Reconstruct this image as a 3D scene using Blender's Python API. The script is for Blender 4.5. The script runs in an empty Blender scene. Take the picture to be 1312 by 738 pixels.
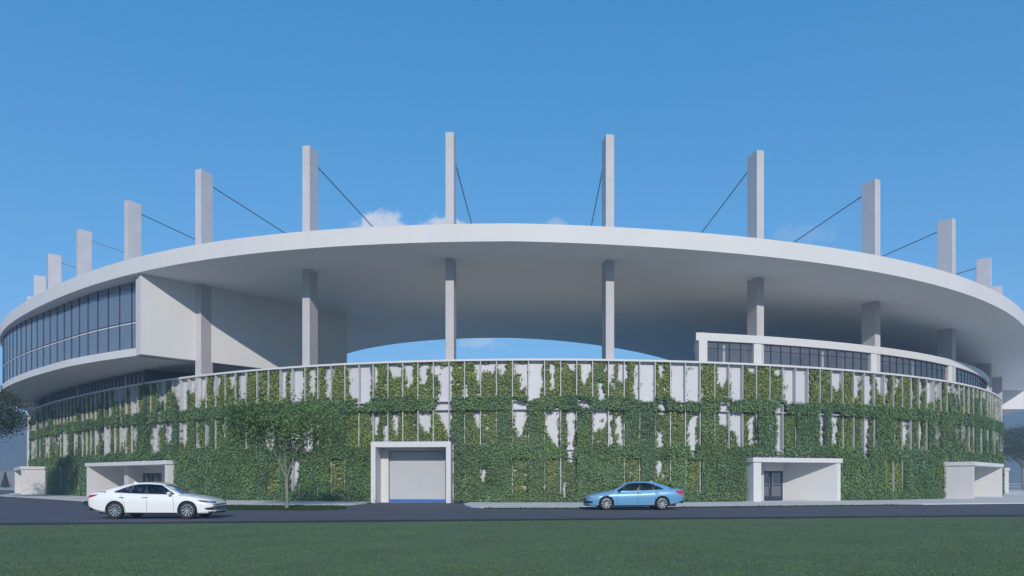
import bpy, math, random
import numpy as np
from mathutils import Vector, Matrix

random.seed(7)
RNG = np.random.default_rng(11)
D = bpy.data
SC = bpy.context.scene
COL = SC.collection
R = math.radians

# ------------------------------------------------------------------ object helpers
def tag(o, label=None, cat=None, group=None, kind=None):
    if label: o['label'] = label
    if cat: o['category'] = cat
    if group: o['group'] = group
    if kind: o['kind'] = kind
    return o

def empty(name, loc=(0, 0, 0), rz=0.0):
    o = D.objects.new(name, None)
    o.empty_display_size = 0.3
    COL.objects.link(o)
    o.location = loc
    o.rotation_euler = (0, 0, rz)
    return o

def link_mesh(name, me, mat=None, parent=None, smooth=None):
    if mat is not None:
        for m in (mat if isinstance(mat, (list, tuple)) else [mat]):
            me.materials.append(m)
    if smooth is not None:
        me.polygons.foreach_set('use_smooth', [True] * len(me.polygons))
        me.set_sharp_from_angle(angle=R(smooth))
    me.update()
    o = D.objects.new(name, me)
    COL.objects.link(o)
    if parent is not None:
        o.parent = parent
    return o

def copy_tree(o, parent=None):
    c = o.copy()
    COL.objects.link(c)
    if parent is not None:
        c.parent = parent
    for ch in [x for x in D.objects if x.parent == o]:
        copy_tree(ch, c)
    return c

class MB:
    """collects vertices and faces for one mesh"""
    def __init__(s):
        s.v = []; s.f = []; s.m = []
    def add(s, vs, fs, mi=0):
        b = len(s.v)
        s.v += [tuple(map(float, p)) for p in vs]
        for f in fs:
            s.f.append([b + i for i in f]); s.m.append(mi)
    def quad(s, a, b, c, d, mi=0):
        s.add([a, b, c, d], [(0, 1, 2, 3)], mi)
    def box(s, c, size, rz=0.0, mi=0, bevel=0.0):
        x, y, z = (k / 2 for k in size)
        ca, sa = math.cos(rz), math.sin(rz)
        if bevel <= 0:
            P = [(-x, -y, -z), (x, -y, -z), (x, y, -z), (-x, y, -z), (-x, -y, z), (x, -y, z), (x, y, z), (-x, y, z)]
            F = [(0, 3, 2, 1), (4, 5, 6, 7), (0, 1, 5, 4), (1, 2, 6, 5), (2, 3, 7, 6), (3, 0, 4, 7)]
        else:
            e = bevel
            ring = lambda k, zz: [(-x + k, -y, zz), (x - k, -y, zz), (x, -y + k, zz), (x, y - k, zz), (x - k, y, zz), (-x + k, y, zz), (-x, y - k, zz), (-x, -y + k, zz)]
            def inner(zz):
                return [(max(-x + e, min(x - e, p[0] * (1 - e / max(x, 1e-6)))), max(-y + e, min(y - e, p[1] * (1 - e / max(y, 1e-6)))), zz) for p in ring(e, zz)]
            P = inner(-z) + ring(e, -z + e) + ring(e, z - e) + inner(z)
            F = [tuple(range(7, -1, -1)), tuple(range(24, 32))]
            for k in range(3):
                for i in range(8):
                    j = (i + 1) % 8
                    F.append((k * 8 + i, k * 8 + j, k * 8 + 8 + j, k * 8 + 8 + i))
        s.add([(c[0] + p[0] * ca - p[1] * sa, c[1] + p[0] * sa + p[1] * ca, c[2] + p[2]) for p in P], F, mi)
    def prism(s, poly, z0, z1, mi=0):
        """vertical prism over a plan polygon (counter-clockwise)"""
        n = len(poly)
        P = [(p[0], p[1], z0) for p in poly] + [(p[0], p[1], z1) for p in poly]
        F = [tuple(range(n - 1, -1, -1)), tuple(range(n, 2 * n))]
        F += [(i, (i + 1) % n, n + (i + 1) % n, n + i) for i in range(n)]
        s.add(P, F, mi)
    def tube(s, pts, rads, n=8, cap=True, mi=0):
        pts = [Vector(p) for p in pts]
        if not hasattr(rads, '__len__'): rads = [rads] * len(pts)
        b = len(s.v)
        for i, p in enumerate(pts):
            d = (pts[min(i + 1, len(pts) - 1)] - pts[max(i - 1, 0)]).normalized()
            a = Vector((1, 0, 0)) if abs(d.z) > .9 else Vector((0, 0, 1))
            u = d.cross(a).normalized(); w = d.cross(u)
            for k in range(n):
                t = 2 * math.pi * k / n
                s.v.append(tuple(p + (u * math.cos(t) + w * math.sin(t)) * rads[i]))
        for i in range(len(pts) - 1):
            for k in range(n):
                s.f.append([b + i * n + k, b + i * n + (k + 1) % n, b + (i + 1) * n + (k + 1) % n, b + (i + 1) * n + k]); s.m.append(mi)
        if cap:
            s.f.append([b + k for k in range(n)][::-1]); s.m.append(mi)
            e = b + (len(pts) - 1) * n
            s.f.append([e + k for k in range(n)]); s.m.append(mi)
    def strip(s, A, B, mi=0, closed=False):
        """ruled surface between two polylines"""
        n = len(A); b = len(s.v)
        s.v += [tuple(map(float, p)) for p in A] + [tuple(map(float, p)) for p in B]
        for i in range(n if closed else n - 1):
            j = (i + 1) % n
            s.f.append([b + i, b + j, b + n + j, b + n + i]); s.m.append(mi)
    def mesh(s, name):
        me = D.meshes.new(name)
        me.from_pydata(s.v, [], s.f)
        if any(s.m):
            me.polygons.foreach_set('material_index', s.m)
        return me
    def build(s, name, mat, parent=None, smooth=None, label=None, origin=None):
        if origin is not None:
            s.v = [(p[0] - origin[0], p[1] - origin[1], p[2] - origin[2]) for p in s.v]
        o = link_mesh(name, s.mesh(name), mat, parent, smooth)
        if origin is not None:
            o.location = origin
        if label: o['label'] = label
        return o

# ------------------------------------------------------------------ materials
def new_mat(name):
    m = D.materials.new(name)
    m.use_nodes = True
    nt = m.node_tree
    b = nt.nodes['Principled BSDF']
    return m, nt, b

def mat(name, col, rough=0.6, metal=0.0, vary=0.06, scale=1.2, bump=0.0, bscale=30.0, spec=0.4, speck=0.0, streak=0.0):
    """painted / mineral surface: base colour with slight large-scale unevenness, optional fine speckle and bump"""
    m, nt, b = new_mat(name)
    L = nt.links.new
    tc = nt.nodes.new('ShaderNodeTexCoord')
    n1 = nt.nodes.new('ShaderNodeTexNoise'); n1.inputs['Scale'].default_value = scale; n1.inputs['Detail'].default_value = 6
    L(tc.outputs['Object'], n1.inputs['Vector'])
    mr = nt.nodes.new('ShaderNodeMapRange')
    mr.inputs['From Min'].default_value = .3; mr.inputs['From Max'].default_value = .7
    mr.inputs['To Min'].default_value = 1 - vary; mr.inputs['To Max'].default_value = 1 + vary
    L(n1.outputs['Fac'], mr.inputs['Value'])
    fac = mr.outputs['Result']
    if speck:
        n2 = nt.nodes.new('ShaderNodeTexNoise'); n2.inputs['Scale'].default_value = bscale; n2.inputs['Detail'].default_value = 3
        L(tc.outputs['Object'], n2.inputs['Vector'])
        m2 = nt.nodes.new('ShaderNodeMapRange')
        m2.inputs['From Min'].default_value = .3; m2.inputs['From Max'].default_value = .7
        m2.inputs['To Min'].default_value = 1 - speck; m2.inputs['To Max'].default_value = 1 + speck
        L(n2.outputs['Fac'], m2.inputs['Value'])
        mm = nt.nodes.new('ShaderNodeMath'); mm.operation = 'MULTIPLY'
        L(fac, mm.inputs[0]); L(m2.outputs['Result'], mm.inputs[1]); fac = mm.outputs[0]
    if streak:                             # faint vertical weathering
        mp = nt.nodes.new('ShaderNodeMapping'); mp.inputs['Scale'].default_value = (1.6, 1.6, .07)
        L(tc.outputs['Object'], mp.inputs['Vector'])
        n4 = nt.nodes.new('ShaderNodeTexNoise'); n4.inputs['Scale'].default_value = 1.0; n4.inputs['Detail'].default_value = 8; n4.inputs['Roughness'].default_value = .65
        L(mp.outputs['Vector'], n4.inputs['Vector'])
        m4 = nt.nodes.new('ShaderNodeMapRange')
        m4.inputs['From Min'].default_value = .3; m4.inputs['From Max'].default_value = .7
        m4.inputs['To Min'].default_value = 1 - streak; m4.inputs['To Max'].default_value = 1 + streak * .6
        L(n4.outputs['Fac'], m4.inputs['Value'])
        m5 = nt.nodes.new('ShaderNodeMath'); m5.operation = 'MULTIPLY'
        L(fac, m5.inputs[0]); L(m4.outputs['Result'], m5.inputs[1]); fac = m5.outputs[0]
    vm = nt.nodes.new('ShaderNodeVectorMath'); vm.operation = 'SCALE'
    vm.inputs[0].default_value = col[:3]
    L(fac, vm.inputs['Scale'])
    L(vm.outputs['Vector'], b.inputs['Base Color'])
    b.inputs['Roughness'].default_value = rough
    b.inputs['Metallic'].default_value = metal
    b.inputs['Specular IOR Level'].default_value = spec
    if bump:
        n3 = nt.nodes.new('ShaderNodeTexNoise'); n3.inputs['Scale'].default_value = bscale; n3.inputs['Detail'].default_value = 4
        L(tc.outputs['Object'], n3.inputs['Vector'])
        bp = nt.nodes.new('ShaderNodeBump'); bp.inputs['Strength'].default_value = bump; bp.inputs['Distance'].default_value = .02
        L(n3.outputs['Fac'], bp.inputs['Height']); L(bp.outputs['Normal'], b.inputs['Normal'])
    return m

def glass_mat(name, tint, refl=0.9, rough=0.02, ior=1.5, coat=None):
    m = D.materials.new(name); m.use_nodes = True
    nt = m.node_tree; nt.nodes.clear(); L = nt.links.new
    out = nt.nodes.new('ShaderNodeOutputMaterial')
    mix = nt.nodes.new('ShaderNodeMixShader')
    tr = nt.nodes.new('ShaderNodeBsdfTransparent'); tr.inputs['Color'].default_value = (*tint, 1)
    gl = nt.nodes.new('ShaderNodeBsdfGlossy'); gl.inputs['Color'].default_value = (refl, refl, refl, 1); gl.inputs['Roughness'].default_value = rough
    fr = nt.nodes.new('ShaderNodeFresnel'); fr.inputs['IOR'].default_value = ior
    base = tr.outputs[0]
    if coat:                               # pale metal-oxide coating: scatters a share of the light
        df = nt.nodes.new('ShaderNodeBsdfDiffuse'); df.inputs['Color'].default_value = (*coat[1], 1)
        m2 = nt.nodes.new('ShaderNodeMixShader'); m2.inputs[0].default_value = coat[0]
        L(tr.outputs[0], m2.inputs[1]); L(df.outputs[0], m2.inputs[2]); base = m2.outputs[0]
    L(fr.outputs[0], mix.inputs[0]); L(base, mix.inputs[1]); L(gl.outputs[0], mix.inputs[2]); L(mix.outputs[0], out.inputs[0])
    return m

def leaf_mat(name, rough=0.55, sheen=0.0):
    """foliage: every leaf carries its own green in the colour attribute 'tint'"""
    m, nt, b = new_mat(name)
    L = nt.links.new
    at = nt.nodes.new('ShaderNodeAttribute'); at.attribute_name = 'tint'
    L(at.outputs['Color'], b.inputs['Base Color'])
    b.inputs['Roughness'].default_value = rough
    b.inputs['Specular IOR Level'].default_value = .3
    return m

M = {}
M['render'] = mat('white_render', (.60, .592, .598), .65, vary=.03, scale=.25, bump=.05, bscale=18, streak=.022)
M['soffit'] = mat('soffit_paint', (.82, .82, .82), .7, vary=.02, scale=.1)
M['panel'] = mat('wall_panel', (.55, .545, .585), .55, vary=.03, scale=.5, streak=.03)
M['concrete'] = mat('column_concrete', (.47, .455, .475), .75, vary=.05, scale=.7, bscale=11, speck=.065, bump=.1, streak=.04)
M['fin'] = mat('fin_metal', (.46, .47, .50), .45, vary=.03, scale=2)
M['frame'] = mat('window_frame', (.03, .04, .075), .4, vary=.05)
M['cable'] = mat('steel_cable', (.10, .11, .13), .4, metal=.6)
M['glass'] = glass_mat('window_glass', (.88, .90, .96), .95, .012, 2.6, coat=(.30, (.40, .44, .56)))
M['glass_clear'] = glass_mat('lounge_glass', (.84, .86, .90), .9, .012, 1.75, coat=(.12, (.40, .42, .48)))
M['glass_dark'] = glass_mat('ribbon_glass', (.4, .46, .56), .9, .02, 2.0, coat=(.30, (.44, .47, .54)))
M['interior'] = mat('interior_plaster', (.62, .66, .76), .8, vary=.03)
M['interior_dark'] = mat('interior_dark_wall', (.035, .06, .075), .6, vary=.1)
M['slab_edge'] = mat('interior_slab', (.62, .62, .63), .7)
M['seat'] = mat('terrace_concrete', (.76, .73, .69), .8, vary=.1)
M['deck'] = mat('bounce_paint', (.44, .43, .40), .8, vary=.05)  # tone of the added deck that throws sunlight up at the soffit
M['field'] = mat('bounce_field', (.62, .60, .55), .9, vary=.1)  # pale instead of grass green, so the unseen field reflects light upward
M['shutter'] = mat('shutter_metal', (.44, .455, .48), .5, vary=.02)
M['blue_strip'] = mat('blue_seal', (.03, .12, .42), .5)
M['chrome'] = mat('chrome', (.75, .76, .78), .12, metal=1.0, vary=.0)

R_WALL = [71.93, 71.9, 71.8, 71.59, 71.28, 70.86, 70.35, 69.8, 69.25, 68.74, 68.27, 67.86, 67.46, 67.06, 66.66, 66.3, 66.02, 65.89, 65.95, 66.21, 66.6, 67.02, 67.34, 67.48, 67.39, 67.11, 66.77, 66.53, 66.52, 66.85, 67.52, 68.47, 69.54, 70.57, 71.45, 72.07, 72.43, 72.57, 72.55, 72.41, 72.19, 71.87, 71.41, 70.8, 70.02, 69.1, 68.11, 67.13, 66.27, 65.59, 65.14, 64.93, 64.93, 65.09, 65.36, 65.7, 66.05, 66.4, 66.74, 67.07, 67.42, 67.81, 68.24, 68.74, 69.28, 69.84, 70.38, 70.86, 71.26, 71.56, 71.77, 71.89]
R_ROOF = [77.99, 77.89, 77.74, 77.55, 77.28, 76.88, 76.37, 75.81, 75.28, 74.81, 74.36, 73.89, 73.39, 72.92, 72.56, 72.36, 72.24, 72.02, 71.56, 70.85, 70.05, 69.41, 69.13, 69.24, 69.6, 69.99, 70.27, 70.45, 70.67, 71.1, 71.79, 72.65, 73.49, 74.13, 74.47, 74.59, 74.64, 74.79, 75.13, 75.58, 75.94, 75.95, 75.42, 74.33, 72.91, 71.56, 70.67, 70.48, 70.92, 71.68, 72.37, 72.71, 72.65, 72.36, 72.08, 72.0, 72.14, 72.41, 72.71, 73.0, 73.32, 73.74, 74.28, 74.86, 75.42, 75.9, 76.33, 76.75, 77.17, 77.57, 77.86, 78.0]
R_HOLE = [44.89, 44.66, 44.07, 43.17, 42.03, 40.73, 39.35, 37.96, 36.61, 35.35, 34.19, 33.17, 32.28, 31.55, 30.97, 30.56, 30.3, 30.19, 30.22, 30.37, 30.63, 31.0, 31.47, 32.07, 32.8, 33.68, 34.73, 35.95, 37.3, 38.73, 40.18, 41.56, 42.77, 43.73, 44.37, 44.66, 44.59, 44.2, 43.53, 42.65, 41.64, 40.55, 39.43, 38.3, 37.2, 36.11, 35.04, 34.0, 33.02, 32.11, 31.32, 30.67, 30.2, 29.93, 29.85, 29.95, 30.21, 30.6, 31.09, 31.69, 32.39, 33.21, 34.15, 35.25, 36.5, 37.86, 39.31, 40.75, 42.11, 43.28, 44.17, 44.72]
GAPS = [[-17.2, 9.51, -16.65, 9.47, -16.71, 7.37, -17.13, 7.39], [-16.24, 9.45, -15.11, 9.5, -15.24, 7.2, -16.17, 7.12], [-14.59, 9.25, -14.08, 9.22, -14.27, 7.54, -14.46, 7.55], [-13.26, 9.46, -12.95, 9.44, -13.01, 7.22, -13.2, 7.23], [-12.82, 9.27, -12.58, 9.26, -12.7, 8.29], [-11.49, 9.53, -9.85, 9.52, -9.85, 6.91, -10.72, 6.35, -10.78, 6.99, -11.43, 7.44], [-9.62, 9.46, -9.33, 9.45, -9.45, 7.91, -9.62, 7.81], [-8.6, 9.37, -7.65, 9.33, -7.7, 8.44, -8.04, 8.4], [-7.48, 9.33, -6.77, 9.31, -6.82, 8.1, -7.1, 7.9], [-6.28, 9.24, -5.73, 9.28, -5.84, 7.97, -6.22, 7.98], [-5.47, 9.33, -4.08, 9.29, -4.13, 6.12, -5.25, 6.13, -4.93, 6.81, -4.93, 8.69, -5.47, 8.75], [-9.68, 6.05, -9.22, 6.04, -9.45, 4.67, -9.68, 4.88], [-8.82, 5.24, -8.54, 5.34, -8.6, 4.13, -8.82, 4.13], [-8.21, 6.02, -7.76, 6.02, -7.87, 4.65, -8.15, 5.07], [-6.49, 6.1, -5.52, 6.08, -5.63, 4.78, -6.06, 4.78], [-5.04, 6.13, -4.13, 6.12, -4.13, 4.4, -4.34, 4.61], [-18.33, 6.04, -17.62, 6.12, -17.62, 3.72, -18.48, 3.84], [-16.1, 5.24, -15.44, 4.84, -15.44, 3.68, -16.03, 3.91], [-14.78, 6.08, -14.27, 6.18, -14.2, 3.66, -14.85, 3.62], [-16.1, 2.92, -15.44, 3.02, -15.5, 1.7, -15.97, 0.6, -16.17, 1.26], [-2.6, 6.05, -2.18, 6.05, -2.18, 4.9, -2.44, 5.17], [-2.03, 2.31, -1.77, 2.41, -1.71, 1.69, -1.97, 1.38], [-2.6, 9.37, -1.92, 9.36, -2.13, 8.12, -2.29, 8.23], [-2.03, 9.36, -1.09, 9.35, -1.14, 8.84, -1.87, 8.79], [-0.99, 9.35, -0.52, 9.35, -0.67, 8.62], [-3.23, 8.03, -3.02, 8.03, -3.02, 7.09, -3.23, 7.2], [-0.78, 9.35, -0.52, 9.35, -0.52, 8.73], [0.21, 9.34, 1.03, 9.34, 1.03, 7.58, 0.67, 7.69, 0.57, 8.51, 0.26, 8.62], [1.09, 9.34, 2.02, 9.34, 2.02, 7.99, 1.76, 6.86, 1.09, 6.86], [2.53, 9.29, 2.84, 9.29, 2.84, 7.74, 2.59, 7.74], [3.73, 9.39, 4.24, 9.4, 4.19, 8.72, 3.93, 8.67], [4.56, 9.35, 5.29, 9.36, 5.23, 8.78, 4.92, 8.06, 4.66, 8.16], [5.71, 8.01, 5.97, 8.01, 6.13, 6.87, 5.81, 6.87], [6.44, 9.37, 6.86, 9.38, 6.76, 8.02, 6.44, 7.86], [7.13, 9.38, 7.82, 9.39, 7.71, 8.3, 7.45, 7.98, 7.18, 8.08], [8.3, 9.4, 8.57, 9.4, 8.57, 6.9, 8.35, 6.9], [8.62, 9.41, 9.59, 9.43, 9.59, 6.87, 8.62, 6.85], [9.92, 9.43, 10.25, 9.44, 10.19, 8.6, 9.97, 8.44], [10.8, 9.46, 11.8, 9.48, 11.8, 6.9, 10.8, 6.89], [11.85, 9.49, 12.87, 9.52, 12.87, 6.98, 11.91, 6.96], [14.13, 9.51, 15.07, 9.54, 14.95, 8.74, 14.6, 7.87, 14.25, 8.18], [15.18, 9.55, 16.08, 9.58, 16.08, 7.01, 15.18, 6.98], [16.38, 9.54, 17.11, 9.52, 17.11, 9.09, 16.69, 9.18], [0.05, 6.76, 0.93, 6.75, 0.93, 5.67, 0.67, 4.74, 0.47, 4.53, 0.21, 5.15], [4.4, 6.76, 5.23, 6.76, 5.18, 6.4, 4.45, 6.4], [9.92, 6.82, 10.36, 6.83, 10.3, 5.88, 9.97, 5.98], [10.96, 6.84, 11.63, 6.8, 11.57, 6.58], [14.3, 6.8, 14.95, 6.82, 14.95, 5.16, 14.36, 5.26], [2.22, 6.08, 3.1, 6.08, 3.05, 3.86, 2.69, 3.96, 2.33, 4.89], [3.67, 6.08, 4.19, 6.09, 3.98, 2.67, 3.78, 2.72, 3.73, 4.38], [5.44, 6.09, 6.39, 6.1, 6.23, 5.16, 5.81, 5.01, 5.6, 4.59, 5.44, 4.9], [6.44, 6.1, 6.65, 6.1, 6.6, 3.87, 6.44, 3.97], [6.97, 5.58, 7.39, 5.8, 7.39, 3.77, 7.18, 3.87], [9.81, 4.93, 10.19, 4.83, 10.19, 3.73, 9.86, 3.73], [12.08, 5.22, 12.53, 6.02, 12.64, 6.02, 12.53, 3.28, 12.19, 3.27], [15.07, 6.07, 16.02, 6.09, 16.02, 3.79, 15.78, 3.94, 15.54, 5.01, 15.12, 5.16], [16.5, 5.57, 16.99, 6.12, 16.93, 3.96, 16.62, 3.9], [9.81, 2.94, 10.19, 2.95, 10.03, 1.79, 9.86, 1.9], [3.41, 1.27, 3.62, 1.38, 3.57, 0.5, 3.41, 0.45], [18.49, 9.41, 19.26, 9.45, 19.19, 8.96, 18.87, 8.89], [19.45, 9.46, 21.59, 9.46, 21.52, 6.96, 19.52, 6.89], [23.35, 9.44, 24.75, 9.41, 24.67, 8.72, 24.3, 7.97, 23.49, 8.55], [25.59, 9.4, 26.38, 9.33, 26.22, 7.83, 25.75, 7.41], [26.54, 9.34, 27.6, 9.35, 27.51, 7.09, 26.62, 7.05], [28.1, 9.32, 29.5, 9.36, 29.41, 8.0, 28.36, 8.23], [33.08, 9.3, 33.72, 9.35, 33.72, 7.58, 33.08, 7.67], [34.16, 9.32, 35.3, 9.34, 35.18, 7.73, 34.16, 7.73], [35.66, 9.31, 36.9, 9.34, 36.78, 8.45, 35.9, 8.21], [30.22, 9.35, 30.79, 9.32, 30.6, 8.36], [18.68, 6.7, 19.32, 6.72, 19.26, 4.81, 19.13, 3.33, 18.74, 3.28, 18.81, 5.07], [22.35, 6.27, 22.77, 6.28, 22.77, 4.05, 22.42, 4.15], [23.35, 6.3, 24.15, 6.33, 24.08, 4.02, 23.64, 4.34], [26.54, 6.13, 27.35, 6.16, 27.02, 3.27, 26.62, 3.26], [33.29, 6.1, 33.72, 6.12, 33.72, 3.8, 33.29, 3.91], [30.04, 5.67, 30.32, 5.68, 30.32, 4.08, 30.04, 4.2], [-27.83, 9.62, -27.01, 9.56, -27.01, 7.07, -27.72, 7.04], [-26.91, 9.55, -25.93, 9.53, -26.13, 8.46, -26.81, 8.51], [-30.22, 9.44, -29.66, 9.39, -29.77, 7.78, -30.22, 8.0], [-29.0, 9.47, -28.35, 9.48, -28.56, 8.32], [-35.72, 9.43, -34.74, 9.42, -34.74, 7.05, -35.43, 7.09], [-34.46, 9.46, -33.93, 9.42, -34.06, 8.06], [-37.8, 9.46, -37.04, 9.47, -37.34, 7.95], [-40.06, 9.23, -39.39, 9.25, -39.39, 7.05, -40.06, 7.09], [-25.55, 9.56, -24.62, 9.55, -24.81, 7.66, -25.36, 7.7], [-23.91, 9.56, -23.04, 9.56, -23.29, 7.81, -23.73, 8.02], [-22.19, 9.55, -21.54, 9.56, -21.7, 8.19], [-21.06, 9.53, -20.35, 9.54, -20.43, 7.54, -20.98, 7.69], [-29.21, 6.13, -28.67, 6.11, -28.78, 4.63, -29.1, 4.76], [-31.76, 5.81, -30.8, 5.96, -30.92, 3.75, -31.76, 3.83], [-40.56, 6.21, -40.06, 6.19, -40.06, 3.63, -40.56, 3.71], [-51.41, 6.36, -50.43, 6.31, -50.43, 3.78, -51.41, 3.88], [-24.62, 5.7, -24.17, 5.8, -24.17, 3.9, -24.53, 4.21], [-22.78, 5.92, -22.19, 6.13, -22.19, 4.73, -22.61, 4.63]]

# ------------------------------------------------------------------ plan of the stadium (metres, camera at the origin looking along +y)
CX, CY = 0.0, 119.0                     # centre of the bowl
EYE = 1.48
_T = np.radians(np.arange(-180, 181, 5))
def _interp(tab):
    v = np.array(tab + [tab[0]])
    # periodic cubic (Catmull-Rom) interpolation
    def f(deg):
        x = (np.asarray(deg, float) + 180.0) / 5.0
        x = np.mod(x, 72); i = np.floor(x).astype(int); t = x - i
        p0, p1, p2, p3 = v[(i - 1) % 72], v[i % 72], v[(i + 1) % 72], v[(i + 2) % 72]
        return p1 + .5 * t * (p2 - p0 + t * (2 * p0 - 5 * p1 + 4 * p2 - p3 + t * (3 * (p1 - p2) + p3 - p0)))
    return f
r_wall, r_roof, r_hole = _interp(R_WALL), _interp(R_ROOF), _interp(R_HOLE)

def pt(deg, r, z=None):
    a = math.radians(deg); r = float(r)
    p = (CX + r * math.sin(a), CY - r * math.cos(a))
    return p if z is None else (p[0], p[1], float(z))

def th_of(x, y):
    return math.degrees(math.atan2(x - CX, -(y - CY)))

def roof_z(x):
    """height of the roof soffit: level on the left, dipping towards the right"""
    x = min(max(x, 0.0), 50.0)
    return EYE + 15.13 - .022 * x - .00095 * x * x

# arc length along the wall, zero straight ahead
_td = np.linspace(-80, 80, 16001)
_rr = r_wall(_td)
_wx = CX + _rr * np.sin(np.radians(_td)); _wy = CY - _rr * np.cos(np.radians(_td))
_ss = np.r_[0, np.cumsum(np.hypot(np.diff(_wx), np.diff(_wy)))]
_ss -= np.interp(0, _td, _ss)
def s2th(s): return np.interp(s, _ss, _td)
def th2s(t): return np.interp(t, _td, _ss)
def wall_frame(s):
    """point on the wall's front line and outward normal at arc length s"""
    x = np.interp(s, _ss, _wx); y = np.interp(s, _ss, _wy)
    dx = np.interp(np.asarray(s) + .05, _ss, _wx) - np.interp(np.asarray(s) - .05, _ss, _wx)
    dy = np.interp(np.asarray(s) + .05, _ss, _wy) - np.interp(np.asarray(s) - .05, _ss, _wy)
    l = np.hypot(dx, dy)
    return x, y, dy / l, -dx / l          # outward = right-hand normal of the direction of travel

def curve(rf, t0, t1, n, off=0.0, z=None):
    out = []
    for t in np.linspace(t0, t1, n):
        out.append(pt(t, rf(t) + off, z))
    return out

WALL_TOP = 9.58
PANEL_OFF = -.34                          # white panel behind the fin line
FIN_D = 1.066                             # fin spacing
FIN_S0 = .03
PORCH = [                                 # front-left, front-right corner (plan), interior depth, height
    dict(a=(-58.2, 82.2), b=(-50.3, 72.0), d=3.2, h=2.96, wl=.35, wr=.35),
    dict(a=(-38.52, 63.61), b=(-26.95, 54.96), d=4.7, h=3.08, wl=.35, wr=.42),
    dict(a=(16.4, 47.69), b=(23.33, 49.88), d=3.05, h=3.06, wl=.62, wr=.30),
    dict(a=(36.05, 54.9), b=(43.7, 62.6), d=3.2, h=2.98, wl=.35, wr=.35),
    dict(a=(57.0, 80.6), b=(62.6, 91.0), d=3.0, h=2.96, wl=.35, wr=.35),
]
GARAGE = dict(a=(-9.40, 46.78), b=(-4.05, 46.40), h=4.08, d=1.5)
def s_range(p):
    return sorted((float(th2s(th_of(*p['a']))), float(th2s(th_of(*p['b'])))))
HOLES = [(*s_range(p), p['h']) for p in PORCH] + [(*s_range(GARAGE), GARAGE['h'])]

# ------------------------------------------------------------------ the stadium
stadium = empty('stadium', (0, 0, 0))
tag(stadium, 'white oval stadium with ring roof, tall slab columns and glazed upper pavilion', 'stadium')

# --- roof: one thick ring with a dip on the right
def build_roof():
    N = 288
    th = np.linspace(-180, 180, N, endpoint=False)
    FT = 1.13
    rings = 10
    P = {}
    top_o, top_i, bot = [], [], [[] for _ in range(rings + 1)]
    for t in th:
        ro, ri = float(r_roof(t)), float(r_hole(t))
        for k in range(rings + 1):
            r = ro + (ri - ro) * k / rings
            x, y = pt(t, r); bot[k].append((x, y, roof_z(x)))
        x, y = pt(t, ro); top_o.append((x, y, roof_z(x) + FT))
        x, y = pt(t, ri); top_i.append((x, y, roof_z(x) + FT))
    soff = MB()
    for k in range(rings):
        soff.strip(bot[k], bot[k + 1], closed=True)
    roof = soff.build('roof', M['soffit'], stadium, smooth=30)
    roof['label'] = 'pale underside of the ring roof'
    f = MB(); f.strip(top_o, bot[0], closed=True)
    f.build('fascia', M['render'], roof, smooth=30)
    d = MB(); mid = [((a[0] + b[0]) / 2, (a[1] + b[1]) / 2, (a[2] + b[2]) / 2 + .1) for a, b in zip(top_o, top_i)]
    d.strip(top_i, mid, closed=True); d.strip(mid, top_o, closed=True); d.strip(bot[rings], top_i, closed=True)
    d.build('roof_deck', M['soffit'], roof, smooth=30)
build_roof()

# --- slab columns that pierce the roof, and the stays from their heads
COLS = [(-76.5, 24.9), (-67.2, 24.5), (-58.3, 24.8), (-50.2, 25.1), (-40.6, 25.05), (-30.5, 24.9), (-21.2, 24.25), (-12.1, 24.3), (-3.4, 24.0),
        (5.3, 23.75), (14.1, 23.5), (22.9, 23.15), (31.9, 22.4), (44.1, 22.6), (54.0, 21.9), (63.5, 21.5)]
for t, h in COLS:
    rc = float(r_wall(t)) - (1.72 if t > 8 else 1.4)
    rc = {-58.3: 66.4, -67.2: 68.4, 54.0: 67.5}.get(t, rc)
    if t == -21.2: t, rc = -20.35, 68.75              # stands just in front of the pavilion's end wall
    c = pt(t, rc)
    if 8 < t < 50: t += float(np.interp(t, [14, 22.9, 31.9, 44.1], [.22, .40, .64, 1.3]))
    c = pt(t, rc); top = h * (.999 if t > 8 else .987) + EYE
    m = MB(); m.box((0, 0, top / 2), (.58, 1.24, top), 0, bevel=.02)
    o = m.build('column', M['concrete'], stadium)
    o.location = (c[0], c[1], 0); o.rotation_euler = (0, 0, math.radians(t))
    # stay
    a = pt(t, rc - .63, top - .75)
    tt = float(np.interp(t, [-76, -30.5, -21.2, -12.1, -3.4, 5.3, 14.1, 22.9, 31.9, 64], [-50, -17, -11.2, -6.4, -1.8, 8.1, 16.5, 21.0, 27.6, 44]))
    x, y = pt(tt, float(r_hole(tt)) + .5)
    b = (x, y, roof_z(x) + 1.2)
    k = MB(); k.tube([a, b], .042, 6)
    o = k.build('stay_cable', M['cable'], stadium, smooth=60)

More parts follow.
